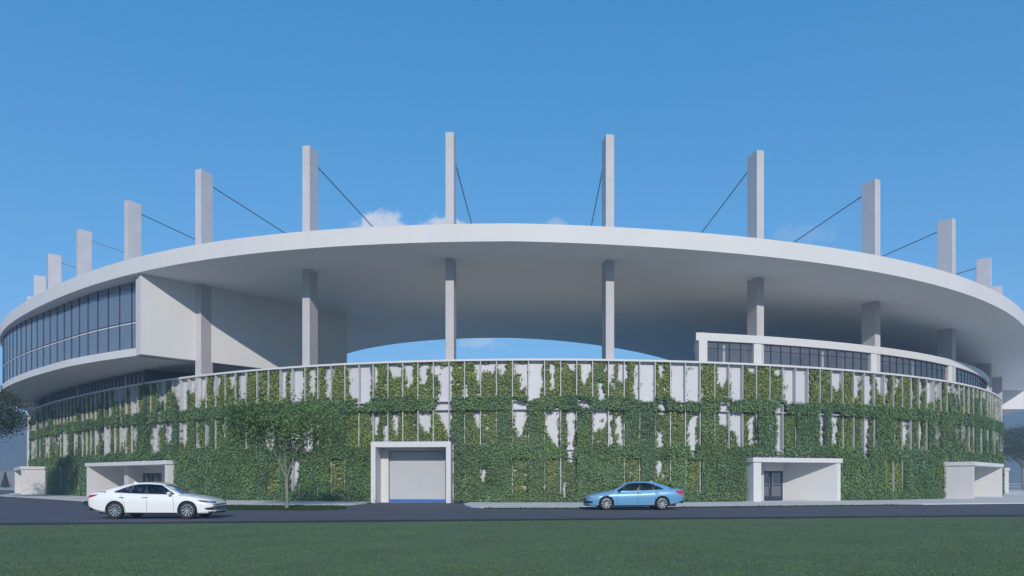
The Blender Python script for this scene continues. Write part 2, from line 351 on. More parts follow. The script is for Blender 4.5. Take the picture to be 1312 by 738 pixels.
# --- perimeter wall: white panels (openings left for porches and garage), top rail, ledges, fins
def wall_skin():
    m = MB()
    ss = list(np.arange(-69.9, 57.5, .5))
    for h in HOLES:
        ss += [h[0], h[1]]
    ss = sorted(ss)
    x, y, nx, ny = wall_frame(np.array(ss))
    px, py = x + nx * PANEL_OFF, y + ny * PANEL_OFF
    for i in range(len(ss) - 1):
        if ss[i + 1] - ss[i] < 1e-6: continue
        mid = (ss[i] + ss[i + 1]) / 2
        z0 = 0.0
        for h in HOLES:
            if h[0] < mid < h[1]: z0 = h[2] - .05
        m.quad((px[i], py[i], z0), (px[i + 1], py[i + 1], z0), (px[i + 1], py[i + 1], WALL_TOP - .03), (px[i], py[i], WALL_TOP - .03))
    # the rest of the oval, out of sight
    a = curve(r_wall, float(s2th(57.5)), 360 + float(s2th(-69.9)), 150, PANEL_OFF)
    m.strip([(p[0], p[1], 0) for p in a], [(p[0], p[1], WALL_TOP - .03) for p in a])
    w = m.build('perimeter_wall', M['panel'], stadium, smooth=30)
    def band(name, z0, z1, off0, off1, matl):
        b = MB(); n = 300
        t0, t1 = float(s2th(-69.9)), float(s2th(57.5))
        ai, ao = curve(r_wall, t0, t1, n, off0), curve(r_wall, t0, t1, n, off1)
        V = lambda c, z: [(p[0], p[1], z) for p in c]
        b.strip(V(ao, z1), V(ao, z0)); b.strip(V(ao, z0), V(ai, z0)); b.strip(V(ai, z1), V(ao, z1)); b.strip(V(ai, z0), V(ai, z1))
        return b.build(name, matl, w, smooth=30)
    band('top_rail', WALL_TOP - .13, WALL_TOP, -.62, .03, M['render'])
    for z in (6.80, 6.24):
        band('ledge', z - .035, z + .035, PANEL_OFF + .005, -.06, M['fin'])
    for z in (3.56, 3.02):
        # interrupted at the garage, which is taller
        band_z = z
        b = MB(); segs = [(-69.9, HOLES[-1][0] - .02), (HOLES[-1][1] + .02, 57.5)]
        for s0, s1 in segs:
            t0, t1 = float(s2th(s0)), float(s2th(s1)); n = int((s1 - s0) * 2)
            ai, ao = curve(r_wall, t0, t1, n, PANEL_OFF + .005), curve(r_wall, t0, t1, n, -.14)
            V = lambda c, z: [(p[0], p[1], z) for p in c]
            b.strip(V(ao, z + .035), V(ao, z - .035)); b.strip(V(ao, z - .035), V(ai, z - .035)); b.strip(V(ai, z + .035), V(ao, z + .035))
        b.build('ledge', M['fin'], w, smooth=30)
wall_skin()

fin_s = [FIN_S0 + k * FIN_D for k in range(-65, 54)]
fin_s = [s for s in fin_s if -69 < s < 57]
order = sorted(fin_s, key=lambda s: abs(s + 3))
rest = MB()
for i, s in enumerate(order):
    x, y, nx, ny = (float(q) for q in wall_frame(s))
    z0 = .05
    for h in HOLES:
        if h[0] - .05 < s < h[1] + .05: z0 = h[2] + .02
    a = math.atan2(ny, nx) + math.pi / 2
    def parts(mb, cx, cy):
        H = WALL_TOP - .13 - z0
        mb.box((cx + nx * (-.18), cy + ny * (-.18), z0 + H / 2), (.045, .31, H), a)
        mb.box((cx + nx * (-.012), cy + ny * (-.012), z0 + H / 2), (.055, .024, H), a)
    if i < 99:
        m = MB(); parts(m, x, y)
        m.build('wall_fin', M['fin'], stadium)
    else:
        parts(rest, x, y)
o = rest.build('wall_fin', M['fin'], stadium); o['kind'] = 'stuff'

# --- bowl behind the wall: falling terrace and pitch, both toned pale to bounce light up
def bowl():
    m = MB()
    A = curve(r_wall, -180, 180, 181, -.7, 8.2); B = curve(r_wall, -180, 180, 181, -2.2, 8.2); C = curve(r_wall, -180, 180, 181, -16.5, .6)
    m.strip(A, B); m.strip(B, C)
    m.build('seating_bowl', M['seat'], stadium, smooth=20)
    d = MB(); d.strip(curve(r_wall, -9, 74, 90, -.64, 9.0), curve(r_wall, -9, 74, 90, -14, 9.0)); d.build('bounce_deck', M['deck'], stadium)  # unseen deck added as a reflector for the soffit, kept clear of the end wall
    g = MB(); g.add(C[:-1], [tuple(range(180))])
    g.build('pitch', M['field'], stadium)  # unseen; its pale surface is there to brighten the inner soffit
bowl()

# --- window bay helper: frame (mullion, sill, head, transom) with a pane as its child
def window_bay(p0, p1, z0, z1, nin, glass, transoms=(), mw=.06, md=.16, fr=.05, name='window'):
    """p0, p1 plan points left and right; nin = inward unit normal (plan)"""
    m = MB()
    dx, dy = p1[0] - p0[0], p1[1] - p0[1]; l = math.hypot(dx, dy); a = math.atan2(dy, dx)
    cx, cy = (p0[0] + p1[0]) / 2, (p0[1] + p1[1]) / 2
    m.box((p0[0] + nin[0] * md / 2, p0[1] + nin[1] * md / 2, (z0 + z1) / 2), (mw, md, z1 - z0), a)
    for z in (z0 + fr / 2, z1 - fr / 2, *transoms):
        m.box((cx + nin[0] * md * .5, cy + nin[1] * md * .5, z), (l - mw - .004, md * .6, fr), a)
    f = m.build(name, M['frame'], stadium)
    g = MB(); k = md * .6
    q = lambda p, z: (p[0] + nin[0] * k, p[1] + nin[1] * k, z)
    g.quad(q(p0, z0 + .01), q(p1, z0 + .01), q(p1, z1 - .01), q(p0, z1 - .01))
    g.build('pane', glass, f)
    return f

def polyline_bays(pts, step):
    """points spaced by step along a plan polyline"""
    P = np.array(pts); d = np.r_[0, np.cumsum(np.hypot(*(np.diff(P, axis=0).T)))]
    n = int(d[-1] // step)
    q = np.arange(n + 1) * step
    return np.c_[np.interp(q, d, P[:, 0]), np.interp(q, d, P[:, 1])]

def vis(p):
    return abs(p[0] / p[1]) < .735

# --- upper pavilion on the left: end wall, floor slab, glazing, interior
def pavilion():
    ZB, ZF, ZT = 10.73, 11.30, 16.66
    A, B = (-27.1, 51.25), (-14.9, 63.4)
    ux, uy = (B[0] - A[0]), (B[1] - A[1]); l = math.hypot(ux, uy); ux /= l; uy /= l
    px, py = -uy, ux                       # to the left of A->B, into the block
    T = 1.05
    m = MB()
    m.prism([A, B, (B[0] + px * T, B[1] + py * T), (A[0] + px * T * 1.02, A[1] + py * T * 1.02)], ZB, ZT + .25)
    m.build('end_wall', M['render'], stadium, label='white end wall of the upper pavilion with diagonal roof shadow')
    tA = th_of(A[0] + px * T, A[1] + py * T)
    rA = math.hypot(A[0] + px * T - CX, A[1] + py * T - CY); gap0 = float(r_roof(tA)) - rA
    outer = [pt(t, float(r_roof(t)) - .03 - (gap0 - .03) * max(0, 1 - (tA - t) / 7)) for t in np.linspace(tA + .25, -112, 120)]
    rin = math.hypot(B[0] - CX, B[1] - CY)
    inner = [pt(t, min(rin, float(r_wall(t)) - 9)) for t in np.linspace(th_of(B[0] + px * T, B[1] + py * T), -112, 120)]
    f = MB()
    V = lambda c, z: [(p[0], p[1], z) for p in c]
    f.strip(V(outer, ZB), V(outer, ZF)); f.strip(V(inner, ZB), V(outer, ZB)); f.strip(V(outer, ZF), V(inner, ZF)); f.strip(V(inner, ZF), V(inner, ZB))
    f.build('floor_slab', M['render'], stadium, smooth=30)
    # glazing set back behind the slab edge
    gl = [pt(t, float(r_roof(t)) - 1.05 - (gap0 - .03) * max(0, 1 - (tA - t) / 7) * .6 + .8 * min(1, max(0, (-34 - t) / 16))) for t in np.linspace(tA - .1, -66, 220)]
    bays = polyline_bays(gl, 1.62)
    for i in range(len(bays) - 1):
        b, a = bays[i], bays[i + 1]        # left point is the later one
        mx, my = (a[0] + b[0]) / 2 - CX, (a[1] + b[1]) / 2 - CY; k = math.hypot(mx, my)
        wf = window_bay(a, b, ZF + .01, ZT, (-mx / k, -my / k), M['glass'], transoms=(13.62,), mw=.06, md=.09, fr=.05)
        tc_ = MB(); tc_.box(((a[0] + b[0]) / 2 - mx / k * .03, (a[1] + b[1]) / 2 - my / k * .03, 13.50), (math.hypot(a[0] - b[0], a[1] - b[1]) - .075, .03, .09), math.atan2(a[1] - b[1], a[0] - b[0])); tc_.build('floor_edge_strip', M['render'], wf)  # white bar added outside, in place of the sunlit floor edge behind the glass
    # interior: back wall, intermediate floor edge, round columns
    bw = MB(); c = [pt(t, float(r_roof(t)) - 6.5) for t in np.linspace(tA - 4.4, -90, 80)]
    bw.strip(V(c, ZF), V(c, ZT))
    bw.build('inner_wall', M['interior'], stadium, smooth=30)
    fl = MB(); a0 = [pt(t, float(r_roof(t)) - 1.32 - (gap0 - .03) * max(0, 1 - (tA - t) / 7) * .6 + .8 * min(1, max(0, (-34 - t) / 16))) for t in np.linspace(tA - .4, -80, 160)]; a1 = [pt(t, float(r_roof(t)) - 6.4) for t in np.linspace(tA - 4.4, -80, 160)]
    fl.strip(V(a0, 13.36), V(a0, 13.60)); fl.strip(V(a1, 13.36), V(a0, 13.36)); fl.strip(V(a0, 13.60), V(a1, 13.60))
    fl.build('inner_floor', M['slab_edge'], stadium, smooth=30)
    for t in (-41.8, -44.3, -54):
        cm = MB(); x, y = pt(t, float(r_roof(t)) - 2.0)
        cm.box((x, y, (ZF + ZT) / 2), (1.0, .8, ZT - ZF), math.radians(t))
        cm.build('inner_column', M['render'], stadium)
    # ribbon window between wall top and slab, and the dark recess beside it
    rb = [pt(t, float(r_wall(t)) - .75) for t in np.linspace(-26.9, -64, 200)]
    bays = polyline_bays(rb, .80)
    for i in range(len(bays) - 1):
        b, a = bays[i], bays[i + 1]
        mx, my = (a[0] + b[0]) / 2 - CX, (a[1] + b[1]) / 2 - CY; k = math.hypot(mx, my)
        window_bay(a, b, WALL_TOP - .2, ZB - .01, (-mx / k, -my / k), M['glass_dark'], transoms=(10.42,), mw=.06, md=.10, fr=.05)
    ep = MB(); ep.box((bays[0][0] + .08, bays[0][1] - .06, 10.05), (.22, .5, 1.34), math.radians(-27)); ep.build('end_post', M['frame'], stadium)
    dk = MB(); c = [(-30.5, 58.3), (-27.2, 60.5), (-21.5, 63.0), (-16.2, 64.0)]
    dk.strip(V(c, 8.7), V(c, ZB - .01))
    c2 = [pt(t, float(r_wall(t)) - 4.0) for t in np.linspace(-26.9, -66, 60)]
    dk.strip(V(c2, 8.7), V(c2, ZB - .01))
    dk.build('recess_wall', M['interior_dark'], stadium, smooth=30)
pavilion()

# --- the matching pavilion round the far right side: only its end wall is in view
def far_pavilion():
    m = MB(); A, B = (56.5, 91.2), (66.6, 90.4)
    tB = th_of(*B)
    outer = curve(r_roof, tB, 112, 50, -.05)
    inner = [pt(t, float(r_roof(t)) - 10.5) for t in np.linspace(th_of(*A), 112, 50)]
    poly = inner[::-1] + outer
    ZB = 10.73
    V = lambda c, z: [(p[0], p[1], z) for p in c]
    top = lambda c: [(p[0], p[1], roof_z(p[0]) + .2) for p in c]
    m.strip(V(outer, ZB), top(outer)); m.strip(top(inner), V(inner, ZB)); m.strip(V(inner, ZB), V(outer, ZB))
    m.quad((*A, ZB), (*outer[0], ZB), (*outer[0], roof_z(outer[0][0]) + .2), (*inner[0], roof_z(inner[0][0]) + .2))
    m.build('end_wall', M['render'], stadium, label='pale end wall under the far right end of the roof')
far_pavilion()

# --- lounge on the right: low glazed storey on top of the wall
def lounge():
    ZT, ZG = 11.74, 11.20
    t0, t1 = 10.25, 61.0
    V = lambda c, z: [(p[0], p[1], z) for p in c]
    n = 160
    o, i = curve(r_wall, t0, t1, n, -.98), curve(r_wall, t0 + 2.3, t1, n, -7.0)
    b = MB()
    b.strip(V(o, ZT), V(o, ZG)); b.strip(V(o, ZG), V(i, ZG)); b.strip(V(i, ZT), V(o, ZT)); b.strip(V(i, ZG), V(i, ZT))
    b.quad((*o[0], ZG), (*o[0], ZT), (*i[0], ZT), (*i[0], ZG))
    band = b.build('roof_band', M['render'], stadium, smooth=30)
    # end post
    x, y = pt(t0 + .42, float(r_wall(t0)) - 1.02 - .26)
    p = MB(); p.box((x, y, 10.3), (.62, .6, 2.9), math.radians(t0)); p.build('end_post', M['render'], stadium)
    fl = MB(); fl.strip(V(i, 9.3), V(o, 9.3)); fl.build('inner_floor', M['slab_edge'], stadium, smooth=30)
    bw = MB(); ib = curve(r_wall, t0 + 1.7, t1, n, -4.8); bw.strip(V(ib, 9.3), V(ib, ZG)); bw.build('inner_wall', M['interior'], stadium, smooth=30)
    # bays between columns / pilasters
    stops = [t0 + .67]
    for t, h in COLS:
        if t > 10 and t < t1: stops.append(t)
    stops.append(t1)
    for a, b2 in zip(stops[:-1], stops[1:]):
        L_ = float(th2s(b2) - th2s(a)); nb = max(2, round(L_ / .93))
        e0 = .36 if a > t0 + 1 else .02
        ss = np.linspace(float(th2s(a)) + e0, float(th2s(b2)) - .36, nb + 1)
        for k in range(nb):
            q = [pt(float(s2th(s)), float(r_wall(float(s2th(s)))) - 1.16) for s in (ss[k], ss[k + 1])]
            tm = math.radians(float(s2th((ss[k] + ss[k + 1]) / 2)))
            window_bay(q[0], q[1], WALL_TOP - .2, ZG - .005, (-math.sin(tm), math.cos(tm)), M['glass_clear'], transoms=(10.72,), mw=.045, md=.09, fr=.035)
    # pilasters in front of the columns and half-way partitions behind the glass
    for t, h in COLS:
        if 10 < t < t1:
            x, y = pt(t, float(r_wall(t)) - 1.18)
            w = MB(); w.box((x, y, 10.3), (.60, .30, 1.78), math.radians(t)); w.build('pilaster', M['render'], stadium)
    for t in (12.1, 18.9, 20.6, 27.3, 36.5):
        a, c = pt(t, float(r_wall(t)) - 1.35), pt(t + 1.0, float(r_wall(t)) - 4.7)
        w = MB(); ang = math.atan2(c[1] - a[1], c[0] - a[0])
        w.box(((a[0] + c[0]) / 2, (a[1] + c[1]) / 2, 10.24), (math.hypot(c[0] - a[0], c[1] - a[1]), .16, 1.87), ang); w.build('partition', M['render'], stadium)
lounge()

# --- entrance porches and garage portal at ground level
def unit(a, b):
    d = (b[0] - a[0], b[1] - a[1]); l = math.hypot(*d)
    return (d[0] / l, d[1] / l), l

def porch(p, doors, splay_l=0.0, splay_r=0.0, pier=None):
    a, b, d, h = p['a'], p['b'], p['d'], p['h']
    u, L = unit(a, b); n = (-u[1], u[0])               # n points inward
    if n[1] < 0: n = (-n[0], -n[1])
    Q = lambda s, t: (a[0] + u[0] * s + n[0] * t, a[1] + u[1] * s + n[1] * t)
    FL = .065                                          # pavement level
    m = MB(); RT = .30
    m.prism([Q(-.10, -.10), Q(L + .10, -.10), Q(L + .10, d + .1), Q(-.10, d + .1)], h - RT, h)
    wl, wr = p['wl'], p['wr']
    m.prism([Q(0, 0), Q(wl, 0), Q(wl + splay_l, d), Q(0, d)], .0, h - RT - .003)
    m.prism([Q(L - wr, 0), Q(L, 0), Q(L, d), Q(L - wr - splay_r, d)], .0, h - RT - .003)
    s0, s1 = wl + splay_l, L - wr - splay_r
    # back wall with door opening
    da, db, dh = doors
    for q0, q1 in ((s0, da), (db, s1)):
        if q1 - q0 > .02:
            m.prism([Q(q0, d - .2), Q(q1, d - .2), Q(q1, d), Q(q0, d)], .0, h - RT - .003)
    m.prism([Q(da, d - .2), Q(db, d - .2), Q(db, d), Q(da, d)], dh, h - RT - .003)
    if pier:
        s, t, w, e = pier
        m.prism([Q(s, t), Q(s + w, t), Q(s + w, t + e), Q(s, t + e)], .0, h - RT - .003)
    o = m.build('entrance_porch', M['render'], stadium)
    # doors: leaves with dark frames and bright pull handles
    nl = max(1, round((db - da) / 1.0)); w = (db - da) / nl
    ang = math.atan2(u[1], u[0])
    for k in range(nl):
        f = MB(); x0, x1 = da + k * w, da + (k + 1) * w; t = d - .12
        def bar(sa, sb, z0, z1):
            c = Q((sa + sb) / 2, t); f.box((*c, (z0 + z1) / 2), (sb - sa, .07, z1 - z0), ang)
        bar(x0 + .01, x0 + .09, FL, dh - .01); bar(x1 - .09, x1 - .01, FL, dh - .01)
        bar(x0 + .09, x1 - .09, dh - .13, dh - .01); bar(x0 + .09, x1 - .09, FL, FL + .28); bar(x0 + .09, x1 - .09, 1.12, 1.2)
        fo = f.build('glass_door', M['frame'], o)
        g = MB(); q = lambda s, z: (*Q(s, t + .01), z)
        g.quad(q(x0 + .08, FL + .2), q(x1 - .08, FL + .2), q(x1 - .08, dh - .1), q(x0 + .08, dh - .1)); g.build('door_pane', M['glass_dark'], o)
        hd = MB(); s = x1 - .14 if k % 2 == 0 else x0 + .14
        c = Q(s, t - .1); hd.tube([(*c, .95), (*c, 1.75)], .022, 8); hd.build('door_handle', M['chrome'], o, smooth=50)
    # lobby behind the doors
    r = MB(); x0, x1 = da - .4, db + .4
    V = [(*Q(x0, d + .02), FL), (*Q(x1, d + .02), FL), (*Q(x1, d + 4), FL), (*Q(x0, d + 4), FL)]
    W = [(p_[0], p_[1], dh + .3) for p_ in V]
    r.quad(*V); r.quad(*W[::-1]); r.quad(V[2], V[3], W[3], W[2]); r.quad(V[1], V[2], W[2], W[1]); r.quad(V[3], V[0], W[0], W[3])
    r.build('lobby', M['interior'], o)
    return o
o = porch(PORCH[0], (4.0, 8.0, 2.2)); o['label'] = 'white entrance porch at the far left edge of the wall'
o = porch(PORCH[1], (1.0, 4.6, 2.2), pier=(.35, 3.05, .30, .40)); o['label'] = 'wide white porch behind the white sedan'
o = porch(PORCH[2], (2.55, 4.66, 2.2), splay_r=2.27); o['label'] = 'white porch with a glass door right of the blue sedan'
o = porch(PORCH[3], (1.2, 7.0, 2.2), splay_r=.6); o['label'] = 'white porch with a broad blank side wall near the right edge'
o = porch(PORCH[4], (2.0, 6.0, 2.2)); o['label'] = 'farthest porch, a white sliver at the right edge of the wall'

def garage():
    p = GARAGE; a, b, h, d = p['a'], p['b'], p['h'], p['d']
    u, L = unit(a, b); n = (-u[1], u[0])
    Q = lambda s, t: (a[0] + u[0] * s + n[0] * t, a[1] + u[1] * s + n[1] * t)
    m = MB(); D2 = 3.0; W = .31; LT = .36; zt = h - LT
    m.prism([Q(0, 0), Q(L, 0), Q(L, D2), Q(0, D2)], zt, h)
    m.prism([Q(0, 0), Q(W, 0), Q(W, d), Q(0, d)], 0, zt - .003); m.prism([Q(L - W, 0), Q(L, 0), Q(L, d), Q(L - W, d)], 0, zt - .003)
    m.prism([Q(0, d), Q(W + .50, d), Q(W + .50, D2), Q(0, D2)], 0, zt - .003)
    m.prism([Q(L - W - .26, d), Q(L, d), Q(L, D2), Q(L - W - .26, D2)], 0, zt - .003)
    m.prism([Q(W + .50, d + .02), Q(L - W - .26, d + .02), Q(L - W - .26, D2), Q(W + .50, D2)], zt - .18, zt - .003)
    o = m.build('garage_portal', M['render'], stadium)
    o['label'] = 'tall white garage portal with a grey shutter and blue floor seal'
    s0, s1 = W + .53, L - W - .29
    sh = MB(); z = .14; ang = math.atan2(u[1], u[0])
    c = Q((s0 + s1) / 2, d + .30)
    while z < zt - .25:
        sh.box((c[0], c[1], z + .059), (s1 - s0, .04, .118), ang)
        z += .12
    sh.build('roller_shutter', M['shutter'], o)
    sl = MB(); c = Q((s0 + s1) / 2, d + .28); sl.box((*c, .11), (s1 - s0, .08, .20), ang); sl.build('shutter_seal', M['blue_strip'], o)
garage()

# ------------------------------------------------------------------ climbing plants on the wall
def vnoise(x, y, seed):
    """smooth value noise in 0..1"""
    g = np.random.default_rng(seed).random((256, 256))
    xi = np.floor(x).astype(int); yi = np.floor(y).astype(int); fx = x - xi; fy = y - yi
    fx = fx * fx * (3 - 2 * fx); fy = fy * fy * (3 - 2 * fy)
    a = g[xi % 256, yi % 256]; b = g[(xi + 1) % 256, yi % 256]; c = g[xi % 256, (yi + 1) % 256]; d = g[(xi + 1) % 256, (yi + 1) % 256]
    return (a * (1 - fx) + b * fx) * (1 - fy) + (c * (1 - fx) + d * fx) * fy

def in_poly(px, py, poly):
    ins = np.zeros(px.shape, bool); n = len(poly)
    for i in range(n):
        x0, y0 = poly[i]; x1, y1 = poly[(i + 1) % n]
        c = ((y0 > py) != (y1 > py)) & (px < (x1 - x0) * (py - y0) / (y1 - y0 + 1e-12) + x0)
        ins ^= c
    return ins

def set_tint(me, cols):
    at = me.color_attributes.new('tint', 'FLOAT_COLOR', 'POINT')
    c = np.ones((len(cols), 4), np.float32); c[:, :3] = cols
    at.data.foreach_set('color', c.ravel())

def leaf_mesh(name, P, N, size, cols, rng, aspect=1.5, fold=.18):
    """many folded diamond leaves: P centres, N preferred normals"""
    n = len(P)
    nn = N + rng.normal(0, .55, (n, 3)); nn /= np.linalg.norm(nn, axis=1)[:, None]
    t = rng.normal(0, 1, (n, 3)); t[:, 2] -= .5
    t -= (t * nn).sum(1)[:, None] * nn; t /= np.linalg.norm(t, axis=1)[:, None]
    b = np.cross(nn, t)
    s = size[:, None]
    V = np.empty((n, 4, 3), np.float32)
    V[:, 0] = P - t * s * .5; V[:, 2] = P + t * s * .5
    V[:, 1] = P + b * s * .5 / aspect + nn * s * fold; V[:, 3] = P - b * s * .5 / aspect + nn * s * fold
    me = D.meshes.new(name)
    me.vertices.add(n * 4); me.vertices.foreach_set('co', V.ravel())
    # two triangles sharing the midrib
    li = np.empty((n, 6), np.int32); k = np.arange(n)[:, None] * 4
    li[:, :3] = k + np.array([0, 1, 2]); li[:, 3:] = k + np.array([0, 2, 3])
    me.loops.add(n * 6); me.loops.foreach_set('vertex_index', li.ravel())
    me.polygons.add(n * 2); me.polygons.foreach_set('loop_start', np.arange(n * 2, dtype=np.int32) * 3)
    me.update(calc_edges=True)
    set_tint(me, np.repeat(cols, 4, axis=0))
    return me

M['leaf'] = leaf_mat('leaf')
M['leaf_gloss'] = leaf_mat('ivy_leaf', .5)

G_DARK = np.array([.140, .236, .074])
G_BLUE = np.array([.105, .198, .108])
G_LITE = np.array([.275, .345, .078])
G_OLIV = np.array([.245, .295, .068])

def ivy():
    ds = .05
    sv = np.arange(-69.6, 57.3, ds); zv = np.arange(.10, 9.46, ds)
    S, Z = np.meshgrid(sv, zv, indexing='ij')
    k = np.floor((S - FIN_S0) / FIN_D).astype(int)      # bay number
    fs = (S - FIN_S0) / FIN_D - k                       # place inside the bay
    rb = np.random.default_rng(5)
    nb = 160
    r1, r2, r3, r4, r5 = (rb.random(nb) for _ in range(5))
    kk = k + 80
    # ragged edges
    ws = S + .10 * (vnoise(S * 3.1, Z * 3.1, 1) - .5) + .20 * (vnoise(S * 7, Z * 7, 2) - .5) + .16 * (vnoise(S * 15, Z * 15, 12) - .5)
    wz = Z + .30 * (vnoise(S * 2.3 + 9, Z * 1.7, 3) - .5) + .22 * (vnoise(S * 7 + 5, Z * 7, 4) - .5)
    gap = np.zeros(S.shape, bool)
    for g in GAPS:
        poly = [(g[i], g[i + 1]) for i in range(0, len(g), 2)]
        x0, x1 = min(p[0] for p in poly) - .4, max(p[0] for p in poly) + .4
        i0, i1 = np.searchsorted(sv, [x0, x1])
        gap[i0:i1] |= in_poly(ws[i0:i1], wz[i0:i1], poly)
    # bays beyond the carefully seen ones: slim gaps at random
    side = (S < -26.5) | (S > 31)
    w_up = .18 + .5 * r1[kk]; c_up = .3 + .4 * r2[kk]
    taper = np.clip((wz - 6.9 - 1.3 * r3[kk]) / 1.5, 0, 1)
    ms = (ws - FIN_S0) / FIN_D - k
    gap |= side & (r4[kk] < .72) & (Z > 6.9) & (np.abs(ms - c_up) < w_up * .5 * taper)
    gap |= side & (r5[kk] < .42) & (Z > 3.62) & (Z < 6.1) & (np.abs(ms - c_up) < .30 * np.clip((wz - 3.6 - r1[kk] * 1.2) / .8, 0, 1))
    gap |= side & (r4[kk] < .30) & (Z > 5.9) & (Z < 7.2) & (np.abs(ms - c_up) < w_up * .28)
    # small holes through thin growth
    light_mid = (r2[kk] < .50)
    light_low = (r3[kk] < .13)
    for b, v in ((-5, 1), (-4, 0), (-3, 1), (-2, 1), (-1, 0), (0, 1), (1, 0), (2, 0), (3, 1), (4, 0), (5, 1), (6, 1), (7, 0), (8, 0), (9, 1), (10, 1), (11, 1), (12, 0), (13, 1), (14, 1), (15, 1), (16, 0), (17, 0), (18, 1), (19, 0), (20, 0)):
        light_mid[k == b] = bool(v)
    light_low[(k == 2) | (k == 3)] = True; light_low[k == 11] = True
    planter2 = (Z > 6.15) & (Z < 6.95 + .25 * vnoise(S * 1.9, Z * 0, 8))
    planter1 = (Z > 2.95) & (Z < 3.72 + .25 * vnoise(S * 1.7, Z * 0, 9))
    light = np.where(Z > 6.9, True, np.where(Z > 3.6, light_mid, light_low & (Z > .7) & (Z < 3.0)))
    light &= ~planter2 & ~planter1
    light &= ~(side & (Z > 6.9) & (r1[kk] > .74) & (Z < 8.2 + 1.4 * r3[kk]))
    thin = vnoise(S * 4.5, Z * 3, 20) * .6 + vnoise(S * 11, Z * 11, 21) * .4
    gap |= light & (thin > .84)
    gap &= ~((Z > 3.7) & (vnoise(S * 3.3 + 40, Z * 3.3, 77) > .935))      # lone tufts on the bare panels
    cov = ~gap
    for s0, s1, h in HOLES:
        cov &= ~((S > s0 - .12) & (S < s1 + .12) & (Z < h + .06))
    # how far the growth bulges out of the wall
    bulge = np.where(light, .17, .38) + np.where(planter2, np.where(side, .04, .08), 0) + np.where(planter1, .03, 0)
    bulge = bulge + np.where(light, .10, .20) * (vnoise(S * 1.3, Z * 1.1, 30) - .35) + .10 * vnoise(S * 4, Z * 4, 31)
    bulge = np.where(Z < 3, bulge + .03, bulge)
    bulge = np.clip(bulge, .05, .75)
    # blend so that masses round off towards gaps
    c = cov.astype(float)
    for _ in range(3):
        c[1:-1, 1:-1] = (c[:-2, 1:-1] + c[2:, 1:-1] + c[1:-1, :-2] + c[1:-1, 2:] + c[1:-1, 1:-1]) / 5
    bulge *= np.clip(c, .25, 1)

    root = empty('climbing_plants', (0, 0, 0))
    tag(root, 'green climbing plants covering the stadium wall in ragged vertical patches', 'climbing plants', kind='stuff')
    # stems and inner growth: solid ragged sheet under the leaves
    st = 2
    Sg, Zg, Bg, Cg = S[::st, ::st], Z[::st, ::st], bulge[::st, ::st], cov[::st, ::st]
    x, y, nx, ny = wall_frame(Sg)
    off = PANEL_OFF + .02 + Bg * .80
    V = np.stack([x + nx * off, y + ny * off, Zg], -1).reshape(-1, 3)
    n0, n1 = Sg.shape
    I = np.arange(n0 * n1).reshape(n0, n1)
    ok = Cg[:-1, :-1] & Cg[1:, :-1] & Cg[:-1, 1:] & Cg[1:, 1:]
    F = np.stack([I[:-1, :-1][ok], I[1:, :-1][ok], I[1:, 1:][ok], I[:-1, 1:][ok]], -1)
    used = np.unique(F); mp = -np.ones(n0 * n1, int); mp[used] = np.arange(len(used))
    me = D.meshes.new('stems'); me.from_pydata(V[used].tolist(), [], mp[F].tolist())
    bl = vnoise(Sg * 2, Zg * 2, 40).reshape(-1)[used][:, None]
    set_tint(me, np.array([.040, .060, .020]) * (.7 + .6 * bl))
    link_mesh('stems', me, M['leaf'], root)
    # leaves
    rng = np.random.default_rng(3)
    ci, cj = np.nonzero(cov)
    dens = np.where(light[ci, cj], 190., 215.)              # leaves per square metre
    lam = dens * ds * ds
    # nearer stretches show more detail
    cnt = rng.poisson(lam)
    ii = np.repeat(np.arange(len(ci)), cnt)
    s = sv[ci[ii]] + rng.random(len(ii)) * ds; z = zv[cj[ii]] + rng.random(len(ii)) * ds
    lt = light[ci[ii], cj[ii]]; bb = bulge[ci[ii], cj[ii]]
    pl = (planter1 | planter2)[ci[ii], cj[ii]]
    x, y, nx, ny = wall_frame(s)
    off = PANEL_OFF + .02 + bb * (.82 + .32 * rng.random(len(s)))
    P = np.stack([x + nx * off, y + ny * off, z], -1)
    N = np.stack([nx, ny, np.full(len(s), .45)], -1)
    size = np.where(lt, .098, .108) * (.7 + .6 * rng.random(len(s)))
    a = vnoise(s * .9, z * .8, 50)[:, None]; b2 = vnoise(s * 2.6, z * 2.2, 51)[:, None]
    b2 = np.clip(.45 * b2 + .55 * r5[kk[ci[ii], cj[ii]]][:, None] + .5 * (vnoise(s * .55, z * .5, 53)[:, None] - .5), 0, 1)
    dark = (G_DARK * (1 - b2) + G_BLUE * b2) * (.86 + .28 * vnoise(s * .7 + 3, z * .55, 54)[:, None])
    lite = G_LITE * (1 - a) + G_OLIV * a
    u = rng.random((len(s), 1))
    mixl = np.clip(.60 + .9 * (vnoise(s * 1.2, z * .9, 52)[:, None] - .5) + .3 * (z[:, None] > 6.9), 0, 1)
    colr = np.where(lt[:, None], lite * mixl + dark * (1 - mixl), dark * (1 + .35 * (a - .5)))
    colr = colr * (.80 + .40 * u) + (rng.random((len(s), 1)) < .06) * np.array([.035, .04, .0])
    # woody, browner growth along the ragged margins
    edge = np.clip((.93 - c[ci[ii], cj[ii]]) * 2.2, 0, 1)[:, None] * (rng.random((len(s), 1)) < .6)
    colr = colr * (1 - .38 * edge) + np.array([.10, .09, .030]) * .38 * edge
    dead = rng.random((len(s), 1)) < .012
    colr = np.where(dead, np.array([.17, .12, .05]), colr)
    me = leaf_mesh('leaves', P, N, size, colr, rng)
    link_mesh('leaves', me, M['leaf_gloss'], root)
    print('ivy leaves', len(s))
ivy()

